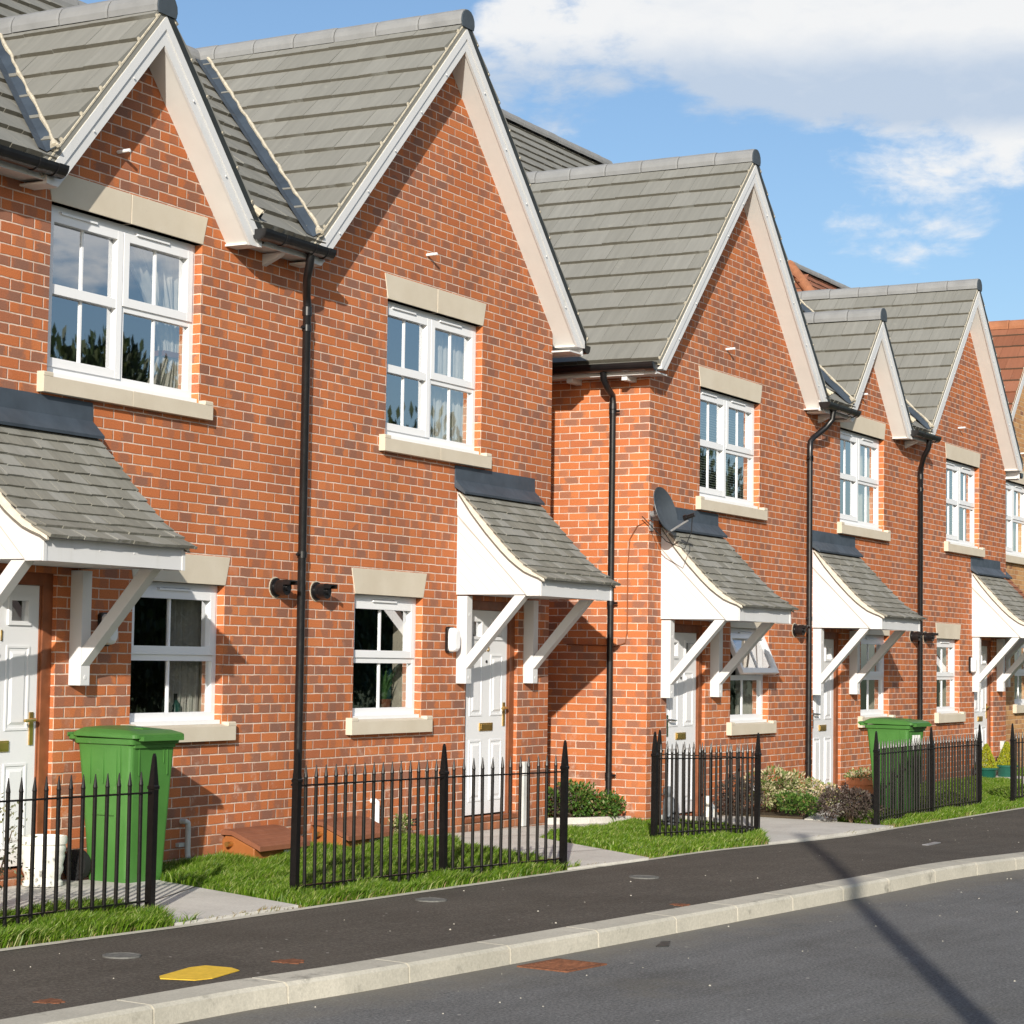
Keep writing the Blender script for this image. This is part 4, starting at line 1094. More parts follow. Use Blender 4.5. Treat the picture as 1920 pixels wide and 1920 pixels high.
# ------------------------------------------------------------------ railings
def railing(label, pts, first=True, last=True, H=.955, sp=.098, group='black railings with spear tops', skip_first=False):
    """posts at pts; between them spear-topped pales on two thin rails"""
    root = thing('railing', label, 'railing', (pts[0][0], pts[0][1], gz(pts[0][0])), 0, group)
    off = (pts[0][0], pts[0][1], gz(pts[0][0]))
    np_ = 0
    for k, p in enumerate(pts):
        if (k == 0 and not first) or (k == len(pts) - 1 and not last): continue
        m = MB(); z = gz(p[0]); h = .0225
        tx, ty = random.uniform(-.004, .004), random.uniform(-.004, .004)
        def sq(q, zz): return [(p[0] + sx * q + tx * zz * 3, p[1] + sy * q + ty * zz * 3, z + zz) for sx, sy in ((-1, -1), (1, -1), (1, 1), (-1, 1))]
        st = [sq(h, -.1), sq(h, H - .215), sq(h + .004, H - .21), sq(h + .004, H - .195), sq(h, H - .19), sq(h * .95, H - .18), sq(h * .42, H - .02), sq(h * .22, H)]
        for a, c in zip(st[:-1], st[1:]):
            for j in range(4): m.poly([a[j], a[(j + 1) % 4], c[(j + 1) % 4], c[j]])
        m.poly(st[-1]); m.build('post', M['steel'], root, off=off)
    for a, c in zip(pts[:-1], pts[1:]):
        a2, c2 = Vector((a[0], a[1], 0)), Vector((c[0], c[1], 0)); d = c2 - a2; L = d.length; d.normalize()
        for zz in (H - .238, .075):
            r = MB()
            r.hexa([(q.x + o.x, q.y + o.y, gz(q.x) + zz + dz) for dz in (0, .010) for q, o in ((a2, Vector((d.y, -d.x, 0)) * .012), (c2, Vector((d.y, -d.x, 0)) * .012), (c2, Vector((d.y, -d.x, 0)) * -.012), (a2, Vector((d.y, -d.x, 0)) * -.012))])
            r.build('rail', M['steel'], root, off=off)
        n = max(2, round(L / sp))
        for k in range(1, n):
            q = a2 + d * (L * k / n); z = gz(q.x); t = H - .105; np_ += 1
            lx, ly = random.uniform(-.004, .004), random.uniform(-.004, .004)
            m = MB(); m.tube([(q.x, q.y, z - .02), (q.x + lx, q.y + ly, z + t - .085)], .0122, 8)
            m.tube([(q.x + lx, q.y + ly, z + t - .085), (q.x + lx, q.y + ly, z + t - .078), (q.x + lx, q.y + ly, z + t - .074), (q.x + lx * 1.1, q.y + ly * 1.1, z + t)], [.0122, .0142, .0130, .0026], 8)
            m.build('pale', M['steel'], root, off=off, smooth=True)
    return root
railing('black railing in front of the nearer green bin at the left edge', [(-3.93, -1.66), (-5.75, -1.47)], last=True)
railing('long black railing in front of number 15, two panels with a middle post', [(-2.75, -1.905), (-1.20, -2.11), (.12, -2.38)], sp=.1)
railing('black railing turning a corner in front of number 17 and running back to its wall', [(2.85, -1.88), (4.70, -2.09), (4.80, -1.03)])
railing('black railing in front of the far green bin and terracotta pot', [(6.85, -2.52), (8.88, -2.46), (10.50, -2.52)])
railing('black railing cut off by the right edge, beyond the conifers', [(11.40, -2.66), (13.2, -2.85), (15.0, -2.98)])

# ------------------------------------------------------------------ wheelie bins
def wheelie_bin(label, loc, rz, sticker=False):
    root = thing('wheelie_bin', label, 'bin', loc, rz, 'green wheelie bins')
    m = MB()
    def ring(w, d0, d1, z, r=.035):
        # rounded rectangle, front at -y
        pts = []
        for (cx, cy, a0) in ((w / 2 - r, d1 - r, 0), (-w / 2 + r, d1 - r, 90), (-w / 2 + r, -d0 + r, 180), (w / 2 - r, -d0 + r, 270)):
            for k in range(5):
                a = R(a0 + 22.5 * k); pts.append((cx + r * math.cos(a), cy + r * math.sin(a), z))
        return pts
    def loft(rs, cap0=True, cap1=True):
        for a, c in zip(rs[:-1], rs[1:]):
            for j in range(len(a)): m.poly([a[j], a[(j + 1) % len(a)], c[(j + 1) % len(a)], c[j]])
        if cap0: m.poly(rs[0][::-1])
        if cap1: m.poly(rs[-1])
    loft([ring(.36, .20, .16, .0), ring(.37, .205, .165, .03), ring(.42, .235, .215, .62), ring(.445, .25, .245, .90), ring(.45, .253, .248, .925), ring(.49, .275, .262, .93), ring(.50, .28, .265, .965)])
    # ribs under the rim and down the flank
    m.box(-.226, -.222, -.16, -.152, .70, .93); m.box(.10, .106, -.255, -.25, .80, .93)
    m.box(-.20, .20, -.268, -.245, .905, .928)
    for q in (-.12, .0, .12): m.box(-.2235, -.2185, q - .004, q + .004, .66, .92)
    for q in (-.14, .14): m.box(q - .004, q + .004, -.2545, -.249, .72, .92)
    m.box(-.222, -.213, -.10, .10, .45, .452); m.box(-.13, .13, -.252, -.246, .895, .90)
    body = m.build('body', M['bin'], root, smooth=True)
    m = MB()
    def loft2(rs):
        for a, c in zip(rs[:-1], rs[1:]):
            for j in range(len(a)): m.poly([a[j], a[(j + 1) % len(a)], c[(j + 1) % len(a)], c[j]])
        m.poly(rs[0][::-1]); m.poly(rs[-1])
    def lring(w, d0, d1, zf, zb_, r=.04):
        p = ring(w, d0, d1, 0, r); return [(x_, y_, zf + (zb_ - zf) * (y_ + d0) / (d0 + d1)) for x_, y_, _ in p]
    loft2([lring(.50, .30, .27, .968, .975), lring(.515, .315, .275, .972, .98), lring(.515, .315, .275, .995, 1.0), lring(.49, .30, .26, 1.005, 1.012), lring(.42, .24, .22, 1.022, 1.035), lring(.30, .15, .14, 1.028, 1.045)])
    m.box(-.20, .20, -.345, -.30, .955, .985)
    m.box(-.035, .035, -.18, -.10, 1.024, 1.036)
    m.build('lid', M['bin'], root, smooth=True)
    m = MB(); m.tube([(-.255, .315, .985), (.255, .315, .985)], .016, 10); m.box(-.235, -.20, .24, .32, .955, .985); m.box(.20, .235, .24, .32, .955, .985)
    m.build('handle', M['bin'], root, smooth=True)
    for sx in (-1, 1):
        m = MB(); m.tube([(sx * .215, .20, .105), (sx * .272, .20, .105)], .105, 24); m.tube([(sx * .21, .20, .105), (sx * .277, .20, .105)], [.080, .080], 20)
        for k in range(6):
            a = k * math.pi / 3
            m.box(sx * .279 - .004, sx * .279 + .004, .20 + .045 * math.cos(a) - .009, .19 + .045 * math.cos(a) + .009, .10 + .045 * math.sin(a) - .02, .10 + .045 * math.sin(a) + .02)
        m.tube([(sx * .276, .20, .105), (sx * .286, .20, .105)], .022, 12)
        m.build('wheel', M['rubber'], root, smooth=True)
    m = MB(); m.tube([(-.2, .19, .10), (.2, .19, .10)], .012, 8); m.build('axle', M['grey_metal'], root)
    if sticker:
        for k in range(3):
            m = MB(); xx = -.10 + k * .075
            m.box(xx, xx + .055, -.2535, -.2500, .70, .86); m.build('sticker', M['paper'], body)
    return root
wheelie_bin('green wheelie bin behind the nearest railing, beside door number 11', (-2.49, -.33, gz(-2.42) + SLABZ), R(-5))
wheelie_bin('green wheelie bin with white number stickers, farther along behind a railing', (8.95, -2.02, gz(9)), R(-6), True)

# ------------------------------------------------------------------ meter boxes half sunk in the grass
def meter_box(label, x0, x1):
    root = thing('meter_box', label, 'meter box', (x0, 0, gz(x0)), 0, 'brown gas meter boxes'); off = (x0, 0, gz(x0)); z = gz(x0) + .035
    m = MB(); m.prism([(-.30, z - .1), (-.30, z + .075), (-.10, z + .155), (-.03, z + .16), (0, z + .13), (0, z - .1)], 'x', x0 + .015, x1 - .015)
    m.build('body', M['meter_brown'], root, off=off, bevel=.01)
    m = MB(); m.prism([(-.36, z + .055), (-.36, z + .092), (-.345, z + .10), (-.115, z + .195), (-.02, z + .205), (-.001, z + .19), (-.001, z + .165), (-.10, z + .165), (-.335, z + .068)], 'x', x0, x1)
    for k in range(4):
        f = .02 + k * .058
        m.prism([(-.345 + f, z + .1005 + f * .413), (-.345 + f + .008, z + .1005 + f * .413 + .007), (-.345 + f + .016, z + .1005 + f * .413 + .0066)], 'x', x0 + .03, x1 - .03)
    m.build('lid', M['meter_lid'], root, off=off, bevel=.008)
    m = MB(); m.tube([(x0 + .01, -.09, z + .10), (x0 - .05, -.09, z + .10)], .02, 10); m.build('pipe_stub', M['brass'], root, off=off)
    m = MB(); m.box(x1 - .28, x1 - .12, -.305, -.300, z + .015, z + .04); m.build('plate', M['paper'], root, off=off)
meter_box('brown ribbed meter box under number 11, left of the first downpipe', -.90, -.22)
meter_box('brown ribbed meter box behind the long railing, right of the first downpipe', .33, 1.02)

# ------------------------------------------------------------------ satellite dish
def dish():
    p = Vector((5.605, YB, 2.80 + .02)); root = thing('satellite_dish', 'dark grey satellite dish on the corner of number 17 above its canopy', 'satellite dish', p)
    m = MB(); m.box(-.035, .035, -.012, 0, -.08, .12); m.tube([(0, -.01, .05), (0, -.10, .05), (0, -.13, .03)], .018, 8); m.build('wall_bracket', M['grey_metal'], root)
    aim = Vector((-.06, -.95, .28)).normalized()
    c = Vector((-.10, -.15, .11))
    up = Vector((0, 0, 1)); xx = up.cross(aim).normalized(); yy = aim.cross(xx)
    m = MB(); rings = []
    Rr = .235
    for f in (0.001, .25, .5, .75, .93, 1.0):
        rings.append([c + xx * (Rr * .92 * f * math.cos(t)) + yy * (Rr * f * math.sin(t)) + aim * (.065 * f * f) for t in np.linspace(0, 2 * math.pi, 41)[:-1]])
    rings.append([c + xx * (Rr * .92 * 1.02 * math.cos(t)) + yy * (Rr * 1.02 * math.sin(t)) + aim * .058 for t in np.linspace(0, 2 * math.pi, 41)[:-1]])
    for f in (.95, .7, .4, .001):
        rings.append([c + xx * (Rr * .92 * f * math.cos(t)) + yy * (Rr * f * math.sin(t)) + aim * (.065 * f * f - .010) for t in np.linspace(0, 2 * math.pi, 41)[:-1]])
    for a, b_ in zip(rings[:-1], rings[1:]):
        for j in range(40): m.poly([a[j], a[(j + 1) % 40], b_[(j + 1) % 40], b_[j]])
    m.build('reflector', M['dish'], root, smooth=True)
    m = MB(); low = c - yy * (Rr * .96) + aim * .04; lnb = c + aim * .27 - yy * .15
    m.tube([low + aim * -.04, low + aim * .02, lnb - yy * .03], .011, 8); m.tube([c - aim * .02, c + Vector((.0, .10, -.03))], .03, 8)
    m.build('arm', M['grey_metal'], root)
    m = MB(); m.tube([lnb - aim * .0, lnb + aim * .09], .022, 10); m.tube([lnb, lnb - aim * .035], .032, 12); m.build('receiver', M['black'], root, smooth=True)
    m = MB(); m.tube([lnb + aim * .06, lnb + aim * .05 + Vector((0, 0, -.16)), lnb + Vector((-.06, 0, -.32)), low + Vector((.0, .03, -.10)), c + Vector((-.02, .12, -.12)), c + Vector((-.03, .19, -.05))], .005, 6); m.build('cable', M['rubber'], root, smooth=True)
dish()

# ------------------------------------------------------------------ plants and pots
def leaf_cloud(n, fn, size, mat, name, parent, off, aspect=1.9, upb=.3):
    """n small leaf quads; fn() gives a point and an outward direction"""
    v = np.zeros((n * 4, 3)); k = 0
    for i in range(n):
        p, d = fn()
        s = size * random.uniform(.6, 1.3)
        a = Vector(d) + Vector((random.gauss(0, .5), random.gauss(0, .5), random.gauss(0, .5) + upb)); a.normalize()
        t = a.cross(Vector((random.gauss(0, 1), random.gauss(0, 1), random.gauss(0, 1)))).normalized()
        p = Vector(p)
        tip = p + a * s * aspect; mid = p + a * s * aspect * .5
        for q in (p, mid + t * s * .5, tip, mid - t * s * .5): v[k] = (q.x - off[0], q.y - off[1], q.z - off[2]); k += 1
    me = bpy.data.meshes.new(name); me.from_pydata(v.tolist(), [], [(4 * i, 4 * i + 1, 4 * i + 2, 4 * i + 3) for i in range(n)])
    me.materials.append(mat); o = link(bpy.data.objects.new(name, me)); o.parent = parent; return o

def shrub(name, label, c, rx, ry, h, n, size, mat, cat='shrub', lumps=7, stems=True, aspect=1.9):
    z = gz(c[0]) + .03 if len(c) == 2 else c[2]
    root = thing(name, label, cat, (c[0], c[1], z)); off = (c[0], c[1], z)
    L = []
    for k in range(lumps):
        a = random.uniform(0, 2 * math.pi); r = random.uniform(.25, .75)
        L.append((c[0] + rx * r * math.cos(a), c[1] + ry * r * math.sin(a), z + h * random.uniform(.35, .72), random.uniform(.30, .5)))
    L.append((c[0], c[1], z + h * .55, .55))
    def fn():
        l = random.choice(L)
        while True:
            d = Vector((random.gauss(0, 1), random.gauss(0, 1), random.gauss(0, 1))).normalized()
            r = random.uniform(.55, 1.0) ** .6
            p = (l[0] + d.x * rx * l[3] * r * 1.1, l[1] + d.y * ry * l[3] * r * 1.1, l[2] + d.z * h * l[3] * r * .95)
            if p[2] > z + .01: return p, d
    fol = leaf_cloud(n, fn, size, mat, 'foliage', root, off, aspect)
    if stems:
        m = MB()
        for k in range(9):
            a = random.uniform(0, 2 * math.pi); r = random.uniform(.3, .8)
            m.tube([(c[0], c[1], z - .03), (c[0] + rx * r * .4 * math.cos(a), c[1] + ry * r * .4 * math.sin(a), z + h * .3), (c[0] + rx * r * .75 * math.cos(a), c[1] + ry * r * .75 * math.sin(a), z + h * .7)], [.008, .006, .003], 5)
        m.build('stems', M['bark'], root, off=off)
    return root
shrub('shrub', 'green shrub in the bed between the two brick blocks, nearest the door of number 15', (4.75, .30), .34, .26, .34, 1700, .020, M['leaf_green'])
shrub('shrub', 'twiggy reddish shrub between the two green shrubs in the alley bed', (5.08, .15), .24, .2, .30, 700, .016, M['leaf_purple'])
shrub('shrub', 'broad green shrub in the middle of the bed beside the side wall downpipe', (5.25, .12), .30, .34, .36, 2100, .020, M['leaf_green'])
shrub('shrub', 'low green shrub with bare branching stems at the corner of number 17', (5.32, -.22), .22, .26, .26, 1300, .019, M['leaf_green'])
shrub('shrub', 'dark purple shrub behind the corner railing of number 17', (7.08, -.92), .24, .24, .40, 1700, .017, M['leaf_purple'])
shrub('shrub', 'tall variegated cream and green shrub against the wall of number 17', (7.80, -1.08), .40, .34, .44, 3000, .018, M['leaf_variegated'], aspect=2.6)
shrub('shrub', 'low dark green shrub in front of the variegated one', (7.40, -1.52), .34, .24, .22, 1700, .018, M['leaf_green'])
shrub('shrub', 'pale cream-tipped shrub at the foot of the bent downpipe', (8.85, -1.12), .30, .26, .28, 1300, .019, M['leaf_cream'])
shrub('shrub', 'purple-leaved shrub beside the left post of the far bin railing', (7.0, -2.2), .36, .30, .31, 3200, .017, M['leaf_purple'])
shrub('shrub', 'grey-green twiggy shrub by the door of number 11 at the left edge', (-4.52, -.92, -.05), .24, .26, .60, 700, .015, M['leaf_grey'], lumps=9)
shrub('shrub', 'tiny ochre weed growing by the air brick of number 15', (1.55, -.12), .16, .09, .18, 260, .02, M['leaf_variegated'], stems=False)

def pot(name, label, cat, loc, prof, mat, group=None):
    root = thing(name, label, cat, loc, 0, group); m = MB(); m.lathe(prof, (0, 0, 0), 28); m.build('pot', mat, root, smooth=True); return root
t = pot('plant_pot', 'round terracotta pot of small leaves beside the far bin', 'plant pot', (11.02, -.92, gz(11)), [(.13, 0), (.165, .17), (.168, .18), (.19, .182), (.198, .24), (.20, .262), (.185, .265), (.17, .24)], M['terracotta'])
def fnp(c, rx, h):
    def f():
        d = Vector((random.gauss(0, 1), random.gauss(0, 1), abs(random.gauss(0, .8)))).normalized(); r = random.random() ** .4
        return (c[0] + d.x * rx * r, c[1] + d.y * rx * r, c[2] + d.z * h * r), d
    return f
leaf_cloud(420, fnp((0, 0, .24), .22, .12), .022, M['leaf_variegated'], 'foliage', t, (0, 0, 0))
for k, (px, lab) in enumerate(((16.55, 'golden cone conifer in dark green pot, nearer the far railing post'), (17.62, 'golden cone conifer in dark green pot, half hidden by the right-hand railing'))):
    t = pot('conifer_pot', lab, 'potted conifer', (px, -.92, gz(px)), [(.17, 0), (.20, .20), (.205, .205), (.225, .21), (.228, .245), (.215, .25), (.20, .22)], M['green_plastic'], 'golden conifers in pots')
    t.scale = (.74, .74, .74); t.location.y = -.86
    def fc():
        h = random.random() ** 1.35; a = random.uniform(0, 2 * math.pi); r = .20 * (1 - h) ** .8 * math.sqrt(random.uniform(.55, 1.05)) + .008
        return (r * math.cos(a), r * math.sin(a), .22 + h * .46), (math.cos(a) * .5, math.sin(a) * .5, .9)
    leaf_cloud(3200, fc, .016, M['leaf_conifer'], 'foliage', t, (0, 0, 0), 2.4, .8)
# ornate cream pot by door 11
prof = [(r_ * .80, z_ * .98) for r_, z_ in [(.13, 0), (.165, .005), (.165, .03), (.145, .045), (.15, .075), (.165, .10), (.168, .12), (.162, .14), (.17, .17), (.178, .20), (.172, .22), (.18, .235), (.185, .26), (.178, .275), (.192, .285), (.196, .32), (.19, .335), (.165, .335), (.16, .30)]]
pot('cream_planter', 'cream moulded planter between the nearer bin and door number 11', 'planter', (-3.13, -.165, gz(-3) + SLABZ), prof, M['white_ornament'])

# garden ornaments by number 17
root = thing('cat_ornament', 'white seated cat ornament by the door frame of number 17', 'ornament', (6.20, -.97, gz(6.2) + .014))
def blob_chain(m, pts, n=14):
    m.tube([p[:3] for p in pts], [p[3] for p in pts], n)
m = MB()
blob_chain(m, [(0.03, 0, 0.0, .05), (.03, 0, .02, .075), (.03, 0, .09, .07), (.01, 0, .15, .05), (-.02, 0, .185, .032)])
blob_chain(m, [(-.025, 0, .17, .012), (-.03, 0, .185, .035), (-.035, 0, .215, .042), (-.035, 0, .245, .030), (-.035, 0, .258, .008)])
for sy in (-1, 1):
    m.tube([(-.03, sy * .025, .235), (-.03, sy * .03, .275)], [.014, .002], 6); m.tube([(-.03, sy * .025, .10), (-.055, sy * .03, .0)], [.018, .016], 8)
m.tube([(.10, 0, .02), (.13, .03, .03), (.12, .07, .03)], [.015, .012, .008], 8)
m.build('body', M['white_ornament'], root, smooth=True)
root = thing('garden_statue', 'dark grey crouching garden statue behind the corner railing, left of the cat', 'statue', (4.95, -1.10, gz(4.95) - .01))
m = MB()
m.box(-.14, .14, -.10, .10, 0, .04)
blob_chain(m, [(0, 0, .04, .06), (.01, 0, .08, .085), (0, 0, .16, .08), (-.03, 0, .25, .065), (-.05, 0, .31, .05), (-.055, 0, .335, .028)])
blob_chain(m, [(-.06, 0, .33, .03), (-.065, 0, .36, .05), (-.065, 0, .395, .048), (-.06, 0, .425, .025)])
blob_chain(m, [(.05, .03, .06, .05), (.10, .03, .12, .06), (.13, .03, .08, .05), (.12, .03, .03, .04)])
m.tube([(-.05, -.06, .28), (-.10, -.07, .20), (-.14, -.03, .14)], [.025, .02, .016], 8)
m.build('body', M['grey_ornament'], root, smooth=True)
root = thing('white_flower', 'single white flower head above the variegated shrub', 'flower', (7.42, -.98, gz(7.4)))
m = MB(); m.tube([(0, 0, 0), (.01, 0, .16), (0, 0, .27)], .004, 6); m.build('stem', M['leaf_green'], root)
m = MB(); m.lathe([(.006, 0), (.04, .012), (.052, .035), (.04, .055), (.01, .062)], (0, 0, .26), 12); m.build('petals', M['paper'], root, smooth=True)
root = thing('lantern', 'small wire lantern standing beside the door behind the bent downpipe', 'lantern', (9.98, -.74, gz(10)))
m = MB()
for sx in (-1, 1):
    for sy in (-1, 1): m.box(sx * .05 - .006, sx * .05 + .006, sy * .05 - .006, sy * .05 + .006, 0, .22)
m.box(-.06, .06, -.06, .06, 0, .02); m.box(-.06, .06, -.06, .06, .205, .225); m.tube([(-.04, 0, .225), (0, 0, .28), (.04, 0, .225)], .005, 6)
m.build('frame', M['grey_metal'], root)
m = MB(); m.tube([(0, 0, .02), (0, 0, .14)], .03, 12); m.build('candle', M['paper'], root)

# things on the windowsill of number 15 and in the window of number 11
root = thing('spiky_plant', 'spiky green plant in a brown pot on the sill inside number 15', 'houseplant', (1.72, .19, .935))
m = MB(); m.lathe([(.05, 0), (.07, .12), (.075, .13), (.065, .13)], (0, 0, 0), 16); m.build('pot', M['meter_lid'], root, smooth=True)
m = MB()
for k in range(26):
    a = random.uniform(0, 2 * math.pi); L = random.uniform(.20, .36); lean = random.uniform(.15, .75)
    p = [Vector((.02 * math.cos(a), .014 * math.sin(a), .12))]
    for q in (.4, .75, 1.): p.append(Vector((math.cos(a) * L * lean * q ** 1.3, math.sin(a) * L * lean * q ** 1.3 * .5, .12 + L * q * (1 - .35 * lean * q))))
    m.tube(p, [.010, .009, .006, .001], 5)
m.build('leaves', M['leaf_aloe'], root)
root = thing('table_lamp', 'table lamp with cream shade inside the lower window of number 15', 'lamp', (1.62, .95, .85))
m = MB(); m.lathe([(.08, 0), (.07, .02), (.025, .05), (.03, .15), (.015, .26)], (0, 0, 0), 16); m.build('base', M['plaster'], root, smooth=True)
m = MB(); m.lathe([(.12, .26), (.11, .46), (.105, .46), (.115, .262)], (0, 0, 0), 20); m.build('shade', M['lampshade'], root, smooth=True)
root = thing('dresser', 'low table carrying the lamp inside number 15', 'table', (1.62, 1.0, .02)); m = MB(); m.box(-.5, .5, -.25, .3, .76, .82)
for sx in (-.46, .42):
    for sy in (-.22, .24): m.box(sx, sx + .04, sy, sy + .04, 0, .76)
m.build('frame', M['brown_wood'], root)
for k, (bx, h, lab) in enumerate(((-1.36, .22, 'dark bottle with orange top inside the lower window of number 11'), (-1.24, .19, 'squat blue-green bottle next to the orange-topped bottle'))):
    root = thing('bottle', lab, 'bottle', (bx, .20, .935)); m = MB()
    w = .028 + .014 * k
    m.lathe([(w, 0), (w, h * .6), (.013, h * .78), (.012, h)], (0, 0, 0), 14); m.build('body', M['bottle'] if not k else M['green_plastic'], root, smooth=True)
    m = MB(); m.lathe([(.015, h - .05 + .0), (.015, h + .004)], (0, 0, 0), 12); m.build('cap', M['terracotta'] if not k else M['black'], root)

# ------------------------------------------------------------------ covers and marks in the paving
def disc(name, label, cat, x, y, z, r, mat, group=None, rim=True):
    root = thing(name, label, cat, (x, y, z), 0, group); m = MB()
    if rim: m.lathe([(r, -.02), (r, .004)], (0, 0, 0), 32)
    else:
        ph = [random.uniform(0, 6.28) for _ in range(3)]
        ol = [(r * (1 + .16 * math.sin(3 * a + ph[0]) + .12 * math.sin(7 * a + ph[1]) + .08 * math.sin(13 * a + ph[2])) * math.cos(a), r * (1 + .16 * math.sin(3 * a + ph[0]) + .12 * math.sin(7 * a + ph[1]) + .08 * math.sin(13 * a + ph[2])) * math.sin(a)) for a in np.linspace(0, 2 * math.pi, 49)[:-1]]
        m.prism(ol, 'z', -.02, .003)
    m.build('lid', mat, root)
    if not rim: return
    m = MB(); m.lathe([(r + .016, -.02), (r + .016, .0055), (r + .002, .006), (r + .001, -.01)], (0, 0, 0), 32); m.build('rim', M['iron'] if rim else mat, root)
def pz(x, y):
    k, b_ = kerb(x) - .05, back(x) + .012
    f = (y - k) / (b_ - k); return gz(x) - .03 + .018 * f
for (x_, y_, r_, lab) in ((-5.39, -2.60, .105, 'round grey access cover nearest the yellow paint patch'), (-2.17, -2.58, .11, 'round grey access cover in front of the long railing'), (.08, -3.06, .12, 'round grey access cover level with the second path')):
    disc('access_cover', lab, 'access cover', x_, y_, pz(x_, y_) + .002, r_ * .8, M['iron'], 'round covers in the footpath')
for (x_, y_, r_, lab) in ((-5.02, -3.40, .105, 'rusty stopcock cover right of the yellow patch'), (-6.72, -3.24, .085, 'rusty stopcock cover near the bottom left corner'), (-1.35, -3.98, .08, 'rusty patch of a cover beside the kerb')):
    disc('stopcock_cover', lab, 'stopcock cover', x_, y_, pz(x_, y_) + .001, r_ * .72, M['rust'], 'rusty covers in the footpath', False)
m = MB()
yp = [(-5.90, -3.235), (-5.84, -3.185), (-5.52, -3.13), (-5.42, -3.155), (-5.40, -3.30), (-5.45, -3.385), (-5.74, -3.43), (-5.84, -3.40)]
m.prism(yp, 'z', 0, .004)
for i, p in enumerate(m.v): m.v[i] = (p[0] , p[1], pz(p[0], p[1]) + .002 + p[2])
tag(m.build('painted_patch', M['yellow']), 'yellow painted square on the footpath', 'paint mark')
m = MB(); m.box(4.95, 5.32, -3.66, -3.60, pz(5.1, -3.6), pz(5.1, -3.6) + .008); tag(m.build('metal_strip', M['grey_metal']), 'thin pale metal strip set in the footpath at far right', 'strip')
root = thing('drain_grate', 'rusty iron drain grate in the gutter of the road', 'drain', (-3.69, -4.30, gz(-3.7) - .13), R(-7))
m = MB()
m.box(-.20, .20, -.17, -.14, -.05, .008); m.box(-.20, .20, .13, .16, -.05, .008); m.box(-.20, -.17, -.14, .13, -.05, .0075); m.box(.17, .20, -.14, .13, -.05, .0075)
for k in range(8): m.box(-.15 + k * .041, -.128 + k * .041, -.14, .13, -.04, .006)
m.build('frame', M['rust'], root)
m = MB(); m.box(-.17, .17, -.14, .13, -.012, .0015); m.build('sump', M['verge_black'], root)
m = MB(); m.prism([(-2.66, -4.40), (-2.42, -4.33), (-2.38, -4.37), (-2.60, -4.46)], 'z', gz(-2.5) - .13, gz(-2.5) - .125); tag(m.build('road_patch', M['verge_black']), 'small dark tar patch on the road near the kerb', 'patch')

